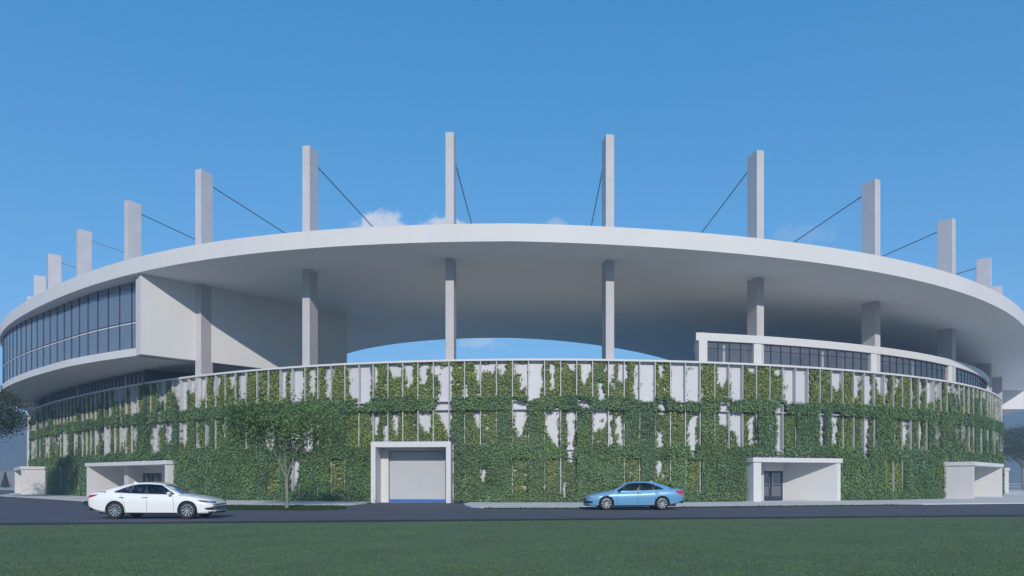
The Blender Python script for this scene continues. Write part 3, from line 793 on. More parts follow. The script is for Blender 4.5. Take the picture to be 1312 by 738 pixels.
# ------------------------------------------------------------------ ground, road, pavement, lawn
def asphalt_mat():
    m = mat('asphalt', (.088, .090, .112), .85, vary=.10, scale=.35, bscale=60, speck=.10, bump=.1)
    return m
M['asphalt'] = asphalt_mat()
M['gutter'] = mat('dark_asphalt', (.022, .023, .028), .85, vary=.15, scale=.6, bscale=40, speck=.12)
M['paving'] = mat('pale_paving', (.60, .595, .595), .8, vary=.08, scale=.3, bscale=14, speck=.08)
M['kerb'] = mat('kerb_stone', (.55, .55, .56), .8, vary=.08, scale=1.0)
M['ground'] = mat('ground_paving', (.40, .40, .41), .85, vary=.12, scale=.05)
M['lawn'] = mat('lawn_soil', (.085, .140, .068), .95, vary=.15, scale=.5, bscale=7, speck=.15)
M['verge'] = mat('verge_soil', (.016, .030, .008), .95, vary=.2, scale=.8)

def sheet(name, poly, z, m, kind='structure', label=None, cat=None):
    b = MB(); b.add([(p[0], p[1], z) for p in poly], [tuple(range(len(poly)))])
    o = b.build(name, m)
    tag(o, label, cat, kind=kind)
    return o

g = sheet('ground', [(-900, -300), (900, -300), (900, 900), (-900, 900)], 0.0, M['ground'], label='pale paved ground reaching to the horizon', cat='ground')

# boundaries (plan polylines, left to right)
PAVE_L = [(-70, 110), (-58, 82), (-49.8, 68.3), (-46.7, 65.2), (-42.8, 61.8), (-39.2, 58.6), (-34.8, 54.4), (-31, 50.8), (-27.5, 47.7), (-24, 45.0), (-20.5, 43.1), (-17, 42.1), (-13.5, 41.6), (-11.0, 41.4), (-10.2, 41.9), (-9.7, 43.0), (-9.45, 45.0)]
PAVE_R = [(-2.9, 44.6), (-2.75, 42.4), (-2.45, 40.2), (-2.1, 38.8), (-1.6, 38.1), (0, 37.9), (4, 38.2), (8.9, 39.2), (14.9, 40.9), (19.8, 42.2), (23.5, 43.0), (29.5, 44.6), (32.9, 45.5), (46, 50), (60, 56), (95, 74), (140, 100)]

def near_edge(x): return 23.75 + .15 * (x + 12.0)
def gutter_edge(x): return near_edge(x) + 1.45

road_poly = [(-160, near_edge(-160) + 60), (-90, 30), (-40, gutter_edge(-40)), (150, gutter_edge(150)), (150, 110)] + PAVE_R[::-1] + [(-2.9, 47.2), (-9.45, 47.2)] + PAVE_L[::-1] + [(-160, 160)]
road_poly = [(-160, gutter_edge(-160)), (150, gutter_edge(150)), (150, 106)] + PAVE_R[::-1] + [(-2.9, 47.6), (-9.45, 47.6)] + PAVE_L[::-1] + [(-160, 118)]
sheet('road', road_poly, .006, M['asphalt'], label='grey asphalt road and driveway in front of the stadium', cat='road')
sheet('road_edge', [(-160, near_edge(-160)), (150, near_edge(150)), (150, gutter_edge(150) + .05), (-160, gutter_edge(-160) + .05)], .012, M['gutter'], label='dark asphalt strip along the lawn side of the road', cat='road')

def pavement(name, edge, inner_t, label):
    """raised slab between the road-side edge polyline and the wall"""
    t0, t1 = inner_t
    inner = curve(r_wall, t0, t1, 60, -1.2)
    H = .06
    b = MB()
    poly = edge + inner[::-1]
    b.add([(p[0], p[1], H) for p in poly], [tuple(range(len(poly)))])
    o = b.build(name, M['paving'])
    tag(o, label, 'pavement', kind='structure')
    k = MB(); W = .16
    P = [Vector((p[0], p[1])) for p in edge]
    off = []
    for i, p in enumerate(P):
        d = (P[min(i + 1, len(P) - 1)] - P[max(i - 1, 0)]).normalized()
        off.append(p + Vector((d.y, -d.x)) * W)
    V = lambda c, z: [(p[0], p[1], z) for p in c]
    k.strip(V(P, H + .004), V(off, H + .004)); k.strip(V(off, H + .004), V(off, -.01))
    ko = k.build('kerb', M['kerb'], o)
    return o
pavement('pavement', PAVE_L, (-70, th_of(-9.45, 47.0)), 'pale pavement curving along the wall left of the garage driveway')
pavement('pavement', PAVE_R, (th_of(-2.9, 46.6), 75), 'pale pavement along the wall right of the garage driveway')

# verges
VERGE_L = [(-30.2, 49.7), (-27.5, 45.0), (-24.5, 40.6), (-20, 37.0), (-16, 35.5), (-12.5, 34.9), (-10.2, 34.9), (-9.0, 35.6), (-8.75, 37.2), (-9.3, 39.3), (-10.2, 41.2), (-10.9, 41.2), (-13.5, 41.35), (-17, 41.85), (-20.5, 42.85), (-24, 44.75), (-27.5, 47.45)]
VERGE_R = [(-1.55, 37.8), (-1.5, 37.1), (0, 36.85), (4, 37.1), (8.9, 38.1), (14.9, 39.8), (19.8, 41.2), (22.5, 41.9), (25.2, 43.1), (23.5, 42.75), (19.8, 41.95), (14.9, 40.65), (8.9, 38.95), (4, 37.95), (0, 37.7)]
def verge(poly, label):
    b = MB(); b.prism(poly, -.01, .035)
    o = b.build('verge', M['verge']); tag(o, label, 'verge', kind='structure'); return o
verge(VERGE_L, 'dark grass verge between road and pavement under the street tree')
verge(VERGE_R, 'thin dark grass strip below the pavement right of the driveway')

# lawn: soil sheet and real blades
lawn_poly = [(-160, near_edge(-160)), (-160, -120), (160, -120), (160, near_edge(160))]
b = MB(); b.add([(p[0], p[1], .022) for p in lawn_poly], [(0, 1, 2, 3)])
b.add([(-160, near_edge(-160), .022), (160, near_edge(160), .022), (160, near_edge(160), .0), (-160, near_edge(-160), .0)], [(0, 1, 2, 3)])
o = b.build('lawn', M['lawn']); tag(o, 'broad dark green lawn in front of the road', 'lawn', kind='structure')

M['blade'] = leaf_mat('grass_blade', .95)
def blades(name, pts, h, w, cols, rng, z0):
    n = len(pts)
    a = rng.random(n) * 2 * np.pi
    hh = h * (.5 + .8 * rng.random(n))
    lean = rng.normal(0, .45, (n, 2)) * hh[:, None]
    V = np.zeros((n, 3, 3), np.float32)
    dx, dy = np.cos(a) * w, np.sin(a) * w
    V[:, 0, 0] = pts[:, 0] - dx; V[:, 0, 1] = pts[:, 1] - dy; V[:, 0, 2] = z0
    V[:, 1, 0] = pts[:, 0] + dx; V[:, 1, 1] = pts[:, 1] + dy; V[:, 1, 2] = z0
    V[:, 2, 0] = pts[:, 0] + lean[:, 0]; V[:, 2, 1] = pts[:, 1] + lean[:, 1]; V[:, 2, 2] = z0 + hh
    me = D.meshes.new(name)
    me.vertices.add(n * 3); me.vertices.foreach_set('co', V.ravel())
    me.loops.add(n * 3); me.loops.foreach_set('vertex_index', np.arange(n * 3, dtype=np.int32))
    me.polygons.add(n); me.polygons.foreach_set('loop_start', np.arange(n, dtype=np.int32) * 3)
    me.update(calc_edges=True)
    set_tint(me, np.repeat(cols, 3, axis=0))
    return me

def lawn_grass():
    rng = np.random.default_rng(21)
    n = 190000
    y = 9.3 + (31 - 9.3) * rng.random(n) ** 1.15
    x = (rng.random(n) * 2 - 1) * (y * .80 + .5)
    ok = y < near_edge(x) - .03
    x, y = x[ok], y[ok]
    c = vnoise(x * .35, y * .35, 61)[:, None]; d = vnoise(x * 1.7, y * 1.7, 62)[:, None]
    col = np.array([.097, .155, .064]) * (1 - .5 * c) + np.array([.112, .165, .060]) * .5 * c
    col = col * (.90 + .20 * d) * (.92 + .16 * rng.random((len(x), 1)))
    me = blades('lawn_grass', np.stack([x, y], -1), .019, .014, col, rng, .018)
    o = link_mesh('lawn_grass', me, M['blade'])
    tag(o, 'short mown dark green grass of the lawn', 'grass', kind='stuff')
lawn_grass()

def verge_grass():
    rng = np.random.default_rng(22)
    for poly, n, lab in ((VERGE_L, 16000, 'short dark grass on the verge around the street tree'), (VERGE_R, 5000, 'short dark grass on the thin strip by the right pavement')):
        P = np.array(poly); lo, hi = P.min(0), P.max(0)
        q = lo + (hi - lo) * rng.random((n * 3, 2))
        q = q[in_poly(q[:, 0], q[:, 1], poly)][:n]
        col = np.array([.024, .055, .010]) * (.6 + .8 * rng.random((len(q), 1)))
        me = blades('verge_grass', q, .07, .014, col, rng, .03)
        o = link_mesh('verge_grass', me, M['blade']); tag(o, lab, 'grass', kind='stuff')
verge_grass()

# ------------------------------------------------------------------ trees and the far background
M['bark'] = mat('bark', (.20, .21, .14), .85, vary=.2, scale=3, bscale=14, bump=.5, speck=.2)
M['bark_dark'] = mat('bark_dark', (.10, .085, .07), .9, vary=.2, scale=3)

def broad_tree(name, loc, label, H, crown_c, crown_r, fork, n_clump, leaf, cols, seed, trunk_r=.14, stems=5, per=46, spread=.42, group=None):
    rng = np.random.default_rng(seed); rnd = random.Random(seed)
    root = empty(name, loc); tag(root, label, 'tree', group)
    b = MB()
    b.tube([(0, 0, -.05), (.01, 0, fork * .35), (-.02, .01, fork * .75), (0, 0, fork)], [trunk_r * 1.35, trunk_r, trunk_r * .92, trunk_r * .85], 10)
    # clump centres inside the crown ellipsoid, denser near its skin
    C = []
    while len(C) < n_clump:
        v = rng.normal(0, 1, 3); v /= np.linalg.norm(v); rr = rng.random() ** .45
        p = np.array(crown_c) + v * rr * np.array(crown_r)
        if rng.random() < .85 or p[2] > crown_c[2]: C.append(p)
    C = np.array(C)
    # limbs: main stems then twigs to every clump
    lims = []
    for k in range(stems):
        a = 2 * math.pi * (k + .4 * rnd.random()) / stems
        e = np.array([crown_c[0] + math.cos(a) * crown_r[0] * .48, crown_c[1] + math.sin(a) * crown_r[1] * .48, crown_c[2] + (rnd.random() - .3) * crown_r[2] * .6])
        p0 = np.array([math.cos(a) * trunk_r * .4, math.sin(a) * trunk_r * .4, fork - .15])
        m1 = p0 + (e - p0) * .35 + np.array([0, 0, .25 * crown_r[2]]) * .35; m2 = p0 + (e - p0) * .7 + np.array([0, 0, .12 * crown_r[2]])
        b.tube([p0, m1, m2, e], [trunk_r * .55, trunk_r * .42, trunk_r * .28, trunk_r * .14], 7)
        lims += [p0 + (m1 - p0) * .8, m1, (m1 + m2) / 2, m2, e]
    lims = np.array(lims)
    for c in C[::2]:
        j = np.argmin(((lims - c) ** 2).sum(1)); p = lims[j]; mid = (p + c) / 2 + np.array([0, 0, .08])
        b.tube([p, mid, c], [trunk_r * .14, trunk_r * .10, trunk_r * .05], 4, cap=False)
    b.build('trunk', M['bark'], root, smooth=40)
    n = n_clump * per
    q = np.repeat(C, per, axis=0) + rng.normal(0, 1, (n, 3)) * np.array([spread, spread, spread * .7])
    N = q - np.array(crown_c); N /= np.linalg.norm(N, axis=1)[:, None] + 1e-6; N[:, 2] += .35
    cl = np.repeat(rng.random((n_clump, 1)), per, axis=0)
    col = np.array(cols[0]) * (1 - cl) + np.array(cols[1]) * cl
    col = col * (.65 + .7 * rng.random((n, 1)))
    me = leaf_mesh('crown', q, N, leaf * (.7 + .6 * rng.random(n)), col, rng, aspect=1.7)
    link_mesh('crown', me, M['leaf'], root)
    return root

broad_tree('street_tree', (-11.95, 37.3, .02), 'slender young tree with a loose dark crown on the verge by the green wall', 6.0,
           (-.1, .2, 4.4), (3.8, 2.8, 1.45), 1.75, 210, .14, [(.062, .124, .034), (.100, .166, .042)], 5, trunk_r=.085, stems=7, per=38, spread=.42)
broad_tree('street_tree', (-44.3, 57.0, .03), 'dark leafy tree cut by the left picture edge in front of the pavilion', 9.5,
           (.5, 0, 7.0), (4.1, 3.9, 2.2), 3.4, 340, .17, [(.022, .050, .020), (.045, .075, .022)], 9, trunk_r=.22, stems=6, per=50, spread=.42)
broad_tree('background_tree', (91.5, 121, .0), 'far hazy tree at the right edge behind the low rail', 9.5,
           (-1.0, 0, 6.4), (4.2, 3.5, 2.4), 3.2, 110, .34, [(.03, .06, .025), (.05, .08, .03)], 13, trunk_r=.2, stems=5, per=36, spread=.55)
broad_tree('background_tree', (97.5, 134, .0), 'farthest hazy tree standing behind the other tree at the right edge', 12,
           (-1.0, 0, 8.6), (4.6, 4.0, 3.0), 4.0, 120, .36, [(.03, .055, .025), (.045, .075, .03)], 14, trunk_r=.24, stems=5, per=36, spread=.6)

def fir(loc, h, label, seed):
    rng = np.random.default_rng(seed)
    root = empty('fir_tree', loc); tag(root, label, 'tree', 'small firs at the left boundary')
    b = MB(); b.tube([(0, 0, 0), (0, 0, h * .96)], [.09, .015], 7); b.build('trunk', M['bark_dark'], root, smooth=40)
    n = 2600
    z = h * (.08 + .92 * rng.random(n) ** 1.5); tier = np.mod(z * 9 / h, 1)
    r = (1 - z / h) * h * .36 * (.55 + .45 * (1 - tier)) * np.sqrt(rng.random(n)) + .02
    a = rng.random(n) * 2 * np.pi
    P = np.stack([np.cos(a) * r, np.sin(a) * r, z], -1); N = np.stack([np.cos(a), np.sin(a), np.full(n, .8)], -1)
    col = np.array([.022, .045, .028]) * (.6 + .8 * rng.random((n, 1)))
    me = leaf_mesh('crown', P, N, .16 + .12 * rng.random(n), col, rng, aspect=2.2)
    link_mesh('crown', me, M['leaf'], root)
fir((-99.2, 137.5, 0), 3.2, 'small dark fir at the left edge in front of the far boundary wall', 31)
fir((-96.6, 138.5, 0), 2.5, 'shorter fir beside the white porch, in front of the far boundary wall', 32)

M['far_wall'] = mat('far_wall', (.16, .17, .18), .8, vary=.08, scale=.2)
b = MB(); b.box((0, 0, 1.75), (90, .35, 3.5), 0); 
for k in range(-15, 16): b.box((k * 3.0, -.22, 1.8), (.3, .1, 3.6), 0)
b.box((0, 0, 3.55), (90, .5, .1), 0)
o = b.build('boundary_wall', M['far_wall']); o.location = (-118, 150, 0); tag(o, 'long low grey wall at the far left behind the firs', 'wall')
b = MB()
for z in (.42, .82): b.box((0, 0, z), (70, .06, .22), 0)
for k in range(-14, 15): b.box((k * 2.5, .1, .45), (.1, .12, .95), 0)
o = b.build('guard_rail', mat('rail_paint', (.10, .12, .15), .5)); o.location = (95, 103, 0); tag(o, 'low dark two-bar guard rail at the far right edge', 'guard rail')

def hills():
    xs = np.linspace(-760, 760, 260); ys = np.linspace(420, 700, 40)
    X, Y = np.meshgrid(xs, ys, indexing='ij')
    env = np.sin(np.pi * np.clip((Y - 420) / 280, 0, 1)) ** .7
    Hh = env * (40 + 16 * vnoise(X / 90, Y / 90, 71) + 9 * vnoise(X / 22, Y / 22, 72) + 6 * vnoise(X / 7, Y / 9, 73)) - .5
    V = np.stack([X, Y, Hh], -1).reshape(-1, 3); n0, n1 = X.shape; I = np.arange(n0 * n1).reshape(n0, n1)
    F = np.stack([I[:-1, :-1], I[1:, :-1], I[1:, 1:], I[:-1, 1:]], -1).reshape(-1, 4)
    me = D.meshes.new('hills'); me.from_pydata(V.tolist(), [], F.tolist())
    o = link_mesh('hills', me, mat('hill_woods', (.035, .055, .035), .9, vary=.3, scale=.05), smooth=180)
    tag(o, 'low wooded hills on the horizon', 'hills', kind='structure')
hills()

# ------------------------------------------------------------------ cars
M['tyre'] = mat('tyre_rubber', (.018, .018, .02), .8, vary=.1)
M['rim'] = mat('alloy_rim', (.62, .63, .66), .28, metal=.85, vary=.02)
M['rim_dark'] = mat('rim_backing', (.03, .03, .033), .5)  # dark disc and inner barrel behind the spokes
M['trim'] = mat('black_trim', (.012, .012, .014), .45)
M['seam'] = mat('panel_gap', (.03, .03, .035), .7)
M['car_glass'] = glass_mat('car_glass', (.34, .42, .54), .75, .01, 1.5)
M['seat_cloth'] = mat('seat_leather', (.40, .385, .37), .7)
M['cabin'] = mat('cabin_lining', (.05, .05, .055), .8)
def lamp_mat(name, col):
    m, nt, b_ = new_mat(name); b_.inputs['Base Color'].default_value = (*col, 1); b_.inputs['Roughness'].default_value = .12
    b_.inputs['Coat Weight'].default_value = 1.0
    return m
M['tail'] = lamp_mat('tail_lens', (.45, .02, .035))
M['lamp'] = lamp_mat('head_lens', (.35, .37, .42))
M['lamp_dark'] = lamp_mat('head_lens_dark', (.05, .055, .09))
def paint(name, col, metal=0.0):
    m, nt, b_ = new_mat(name); b_.inputs['Base Color'].default_value = (*col, 1); b_.inputs['Roughness'].default_value = .32
    b_.inputs['Metallic'].default_value = metal
    b_.inputs['Coat Weight'].default_value = .8; b_.inputs['Coat Roughness'].default_value = .05
    return m

def lerp_tab(tab):
    a = sorted(tab); X = [p[0] for p in a]; Y = [p[1] for p in a]
    # smooth (monotone-ish) interpolation through sampled cosine blending
    def f(x):
        return float(np.interp(x, X, Y))
    return f

WB_F, WB_R, WR, AR = 1.47, -1.34, .34, .385
def make_car(name, label, pcol, style, group=None):
    root = empty(name); tag(root, label, 'car', group)
    w = lerp_tab([(-2.46, .74), (-2.42, .80), (-2.3, .855), (-2.0, .895), (-1.6, .915), (-1, .925), (0, .925), (1.0, .92), (1.5, .91), (1.85, .89), (2.1, .85), (2.25, .80), (2.36, .72), (2.43, .62), (2.46, .54)])
    zt = lerp_tab([(-2.46, .97), (-2.42, 1.045), (-2.3, 1.075), (-2.0, 1.095), (-1.7, 1.11), (-1.5, 1.12), (0, 1.0), (1.05, .985), (1.3, .955), (1.6, .91), (1.9, .855), (2.15, .795), (2.32, .735), (2.42, .68), (2.46, .62)])
    zb = lerp_tab([(-2.46, .90), (-2.42, .985), (-2.2, 1.02), (-1.75, 1.035), (-1.2, 1.005), (-.5, .965), (.3, .935), (1.05, .915), (1.5, .875), (1.9, .805), (2.2, .725), (2.38, .66), (2.46, .585)])
    sb = lerp_tab([(-2.46, .50), (-2.4, .46), (-2.2, .36), (-1.9, .27), (-1.0, .20), (1.0, .19), (1.9, .20), (2.2, .205), (2.4, .22), (2.46, .27)])
    xs = [-2.46, -2.445, -2.42, -2.36, -2.28, -2.15, -2.0, -1.85, -1.8, -1.05, -.9, -.6, -.3, 0, .3, .6, .9, 1.05, 1.07, 1.9, 2.0, 2.1, 2.2, 2.28, 2.34, 2.39, 2.43, 2.452, 2.46]
    for c in (WB_F, WB_R):
        xs += [c + AR * math.cos(t) for t in np.linspace(0, math.pi, 15)] + [c - AR - .002, c + AR + .002]
    xs = sorted(set(round(x, 4) for x in xs if -2.461 < x < 2.461))
    def arch(x):
        z = 0.0
        for c in (WB_F, WB_R):
            if abs(x - c) <= AR + 1e-4: z = max(z, WR + math.sqrt(max(0, AR * AR - (x - c) ** 2)))
        return z
    FR = [(0, -.085), (.08, -.018), (.22, -.002), (.40, .004), (.58, .006), (.74, .012), (.80, -.004), (.90, -.030), (1.0, -.075)]
    def section(x):
        s, b_, ww, za = sb(x), zb(x), w(x), arch(x)
        rows = []
        for f_, dy in FR:
            z = s + (b_ - s) * f_
            if style == 'blue' and .2 < f_ < .8: dy -= .006 * math.sin(f_ * 9)
            rows.append([x, ww + dy, max(z, za)])
        # wheel-arch lip: the bottom row turns inward
        t = zt(x)
        rows += [[x, ww * .80, b_ + (t - b_) * .62], [x, ww * .45, b_ + (t - b_) * .94], [x, 0, t]]
        return rows
    NR = len(FR)
    secs = [section(x) for x in xs]
    def side_y(x, z):
        r = section(x)[:NR]
        return float(np.interp(z, [p[2] for p in r], [p[1] for p in r]))
    body = MB()
    n = len(xs); nr = NR + 3
    for sgn in (1, -1):
        base = len(body.v)
        for rows in secs:
            for p in rows: body.v.append((p[0], p[1] * sgn, p[2]))
        for i in range(n - 1):
            xm = (xs[i] + xs[i + 1]) / 2
            for j in range(nr - 1):
                if j >= NR - 1 and -1.80 < xm < 1.05: continue
                q = [base + i * nr + j, base + (i + 1) * nr + j, base + (i + 1) * nr + j + 1, base + i * nr + j + 1]
                if sgn > 0: q = q[::-1]
                body.f.append(q); body.m.append(0)
        # shelf between shoulder and greenhouse
        for i in range(n - 1):
            xm = (xs[i] + xs[i + 1]) / 2
            if -1.80 < xm < 1.05:
                a, c = secs[i][NR - 1], secs[i + 1][NR - 1]
                body.quad((a[0], a[1] * sgn, a[2]), (c[0], c[1] * sgn, c[2]), (c[0], (c[1] - .16) * sgn, c[2] + .012), (a[0], (a[1] - .16) * sgn, a[2] + .012))
        # inner wheel-house lip
        for c in (WB_F, WB_R):
            A, B = [], []
            for t in np.linspace(-.12, math.pi + .12, 21):
                x, z = c + AR * math.cos(t), WR + AR * math.sin(t)
                y = side_y(x, max(z, .3)) - .01
                A.append((x, y * sgn, z)); B.append((x, (y - .28) * sgn, z))
            body.strip(A, B, 1)
    for e in (0, n - 1):                                # nose and tail caps
        R_ = [(p[0], p[1], p[2]) for p in secs[e]]; L_ = [(p[0], -p[1], p[2]) for p in secs[e][:-1]][::-1]
        loop = R_ + L_
        body.add(loop, [tuple(range(len(loop)))[::(1 if e else -1)]])
    # ---- greenhouse
    def belt(u):
        x = 1.14 - 3.02 * u
        y = float(np.interp(u, [0, .06, .2, .5, .75, .9, 1], [.735, .79, .825, .845, .825, .765, .66]))
        z = float(np.interp(u, [0, .1, .5, .8, 1], [.955, .935, .965, 1.015, 1.095])) - .01
        return np.array([x, y, z])
    rx0 = .36 if style == 'white' else .30
    def rail(u):
        x = rx0 - 1.52 * u
        y = float(np.interp(u, [0, .3, .7, 1], [.575, .60, .585, .53]))
        z = float(np.interp(u, [0, .15, .35, .6, .85, 1], [1.365, 1.41, 1.432, 1.42, 1.375, 1.325]))
        return np.array([x, y, z])
    U = [0, .045, .10, .16, .22, .28, .34, .385, .42, .48, .55, .62, .68, .70, .76, .82, .865, .91, .95, 1.0]
    def vtop(u): return float(np.interp(u, [0, .55, .70, .80, .865], [.87, .87, .80, .58, .16]))
    def vbot(u): return .075
    def surf(u, v):
        p = belt(u) * (1 - v) + rail(u) * v
        bulge = .055 * math.sin(math.pi * v)
        p = p + np.array([0, bulge, bulge * .25]); return p
    VR = 7
    def vrow(u, k):
        b0, t0 = vbot(u), vtop(u)
        return [0, b0, b0 + (t0 - b0) / 3, b0 + (t0 - b0) * 2 / 3, t0, (t0 + 1) / 2, 1][k]
    spans = [(.045, .385), (.42, .68), (.70, .865)]
    glasses = {}
    for sgn in (1, -1):
        G = [[surf(u, vrow(u, k)) for k in range(VR)] for u in U]
        for i in range(len(U) - 1):
            um = (U[i] + U[i + 1]) / 2
            sp = next((q for q in range(3) if spans[q][0] < um < spans[q][1]), None)
            for k in range(VR - 1):
                pts_ = [G[i][k], G[i + 1][k], G[i + 1][k + 1], G[i][k + 1]]
                pts_ = [(p[0], p[1] * sgn, p[2]) for p in pts_]
                if sgn < 0: pts_ = pts_[::-1]
                if sp is not None and 1 <= k <= 3:
                    g_ = glasses.setdefault((sgn, sp), MB()); g_.quad(*[(p[0], p[1] - .006 * sgn, p[2]) for p in pts_])
                else:
                    mi = 2 if (.385 < um < .42 or .68 < um < .70) and 1 <= k <= 3 else 0
                    body.quad(*pts_, mi)
        for i in range(len(U) - 1):                     # skirt that tucks the greenhouse into the shoulder
            a, c = belt(U[i]), belt(U[i + 1])
            dn = lambda p: (p[0], (p[1] + .02) * sgn, p[2] - .11)
            q = [dn(a), dn(c), (c[0], c[1] * sgn, c[2]), (a[0], a[1] * sgn, a[2])]
            body.quad(*(q if sgn > 0 else q[::-1]))
    # roof
    for i in range(len(U) - 1):
        for q in range(8):
            f0, f1 = q / 8, (q + 1) / 8
            def rp(u, f):
                p = rail(u); y = p[1] * (1 - 2 * f); return (p[0], y, p[2] + .030 * (1 - (2 * f - 1) ** 2))
            body.quad(rp(U[i], f0), rp(U[i], f1), rp(U[i + 1], f1), rp(U[i + 1], f0))
    # windscreen and rear window
    def screen(u, bow, name, z_in):
        gm = MB(); K, J = 10, 6
        def sp(f, v):
            lo, hi = belt(u), rail(u)
            p = lo * (1 - v) + hi * v
            y = p[1] * (1 - 2 * f); c = 1 - (2 * f - 1) ** 2
            return (p[0] + bow * c * (1 - .55 * v), y, p[2] + (.03 * v + (.025 if u < .5 else .01) * (1 - v)) * c + .02 * math.sin(math.pi * v))
        fs = [0, .05] + [.05 + .9 * k / 8 for k in range(1, 8)] + [.95, 1]
        vs = [0, .05, .25, .5, .75, .93, 1]
        for a in range(len(fs) - 1):
            for c in range(len(vs) - 1):
                q = [sp(fs[a], vs[c]), sp(fs[a + 1], vs[c]), sp(fs[a + 1], vs[c + 1]), sp(fs[a], vs[c + 1])]
                fm, vm_ = (fs[a] + fs[a + 1]) / 2, (vs[c] + vs[c + 1]) / 2
                if u > .5: q = q[::-1]
                (gm if .05 < fm < .95 and .05 < vm_ < .93 else body).quad(*q)
        return gm
    ws = screen(0.0, .22, 'windscreen', 0); rw = screen(1.0, -.16, 'rear_window', 0)
    bo = body.build('body', [pcol, M['trim'], M['trim']], root, smooth=32)
    # weld duplicate vertices so shading runs smoothly
    import bmesh
    bm = bmesh.new(); bm.from_mesh(bo.data); bmesh.ops.remove_doubles(bm, verts=bm.verts, dist=.0015)
    bmesh.ops.dissolve_degenerate(bm, edges=bm.edges, dist=1e-5); bm.to_mesh(bo.data); bm.free()
    bo.data.set_sharp_from_angle(angle=R(32))
    ws.build('windscreen', M['car_glass'], root, smooth=60); rw.build('rear_window', M['car_glass'], root, smooth=60)
    for key, g_ in glasses.items(): g_.build('side_window', M['car_glass'], root, smooth=60)
    # underbody
    u_ = MB(); u_.box((0, 0, .36), (4.2, 1.20, .32)); u_.box((.05, 0, .27), (1.9, 1.62, .14)); u_.build('underbody', M['trim'], root)
    # cabin: floor, dash, seats
    cb = MB(); cb.box((-.3, 0, .55), (2.5, 1.45, .06)); cb.box((.86, 0, .86), (.38, 1.40, .20)); cb.box((-1.62, 0, .96), (.42, 1.3, .06)); cb.build('cabin_floor', M['cabin'], root)
    for (sx, sy) in ((.10, .37), (.10, -.37), (-.85, .37), (-.85, -.37)):
        s_ = MB(); s_.box((sx, sy, .68), (.50, .50, .14), bevel=.04)
        s_.add([(sx - .20, sy - .24, .70), (sx - .20, sy + .24, .70), (sx - .34, sy + .22, 1.14), (sx - .34, sy - .22, 1.14), (sx - .33, sy - .24, .70), (sx - .33, sy + .24, .70), (sx - .44, sy + .22, 1.14), (sx - .44, sy - .22, 1.14)],
               [(0, 1, 2, 3), (5, 4, 7, 6), (0, 3, 7, 4), (1, 5, 6, 2), (3, 2, 6, 7)])
        s_.box((sx - .40, sy, 1.24), (.10, .26, .16), bevel=.03)
        s_.build('seat', M['seat_cloth'], root)
    sw = MB(); sw.tube([(.60 + .02 * math.cos(t), .37 + .18 * math.cos(t), .93 + .17 * math.sin(t)) for t in np.linspace(0, 2 * math.pi, 17)], .014, 6, cap=False); sw.build('steering_wheel', M['trim'], root)
    # wheels
    tm = MB()
    prof = [(.235, -.105), (.30, -.115), (.327, -.105), (.338, -.07), (.34, 0), (.338, .07), (.327, .105), (.30, .115), (.235, .105)]
    K = 36
    for k in range(K):
        t = 2 * math.pi * k / K
        tm.v += [(r * math.cos(t), y, r * math.sin(t)) for r, y in prof]
    for k in range(K):
        k2 = (k + 1) % K
        for j in range(len(prof) - 1):
            tm.f.append([k * 9 + j, k * 9 + j + 1, k2 * 9 + j + 1, k2 * 9 + j]); tm.m.append(0)
    wheel0 = tm.build('wheel', M['tyre'], root, smooth=40)
    rm = MB()
    def ring(r0, y0, r1, y1, mi=0):
        A = [(r0 * math.cos(t), y0, r0 * math.sin(t)) for t in np.linspace(0, 2 * math.pi, K, endpoint=False)]
        B = [(r1 * math.cos(t), y1, r1 * math.sin(t)) for t in np.linspace(0, 2 * math.pi, K, endpoint=False)]
        rm.strip(A, B, mi, closed=True)
    ring(.24, .104, .222, .106); ring(.222, .106, .212, .06); ring(.212, .06, .205, -.05, 1)
    rm.add([(.21 * math.cos(t), .035, .21 * math.sin(t)) for t in np.linspace(0, 2 * math.pi, K, endpoint=False)], [tuple(range(K))[::-1]], 1)
    ns = 10 if style == 'white' else 9
    for k in range(ns):
        t = 2 * math.pi * k / ns
        ca, sa = math.cos(t), math.sin(t)
        def P_(r, s, y): return (r * ca - s * sa, y, r * sa + s * ca)
        w0, w1 = (.014, .030) if style == 'white' else (.011, .017)
        if style == 'white' and k % 2: w1 = .018
        rm.add([P_(.045, -w0, .085), P_(.045, w0, .085), P_(.218, w1, .096), P_(.218, -w1, .096), P_(.045, -w0, .05), P_(.045, w0, .05), P_(.218, w1, .06), P_(.218, -w1, .06)],
               [(0, 1, 2, 3), (0, 4, 5, 1), (1, 5, 6, 2), (3, 2, 6, 7), (0, 3, 7, 4)])
    A = [(.055 * math.cos(t), .092, .055 * math.sin(t)) for t in np.linspace(0, 2 * math.pi, 16, endpoint=False)]
    rm.add(A, [tuple(range(16))[::-1]]); 
    rm.build('rim', [M['rim'], M['rim_dark']], wheel0, smooth=30)
    spots = [(WB_F, .80, 0), (WB_R, .80, 0), (WB_F, -.80, math.pi), (WB_R, -.80, math.pi)]
    for i, (x, y, rz) in enumerate(spots):
        o = wheel0 if i == 0 else copy_tree(wheel0, root)
        o.location = (x, y, WR); o.rotation_euler = (0, 0, rz)
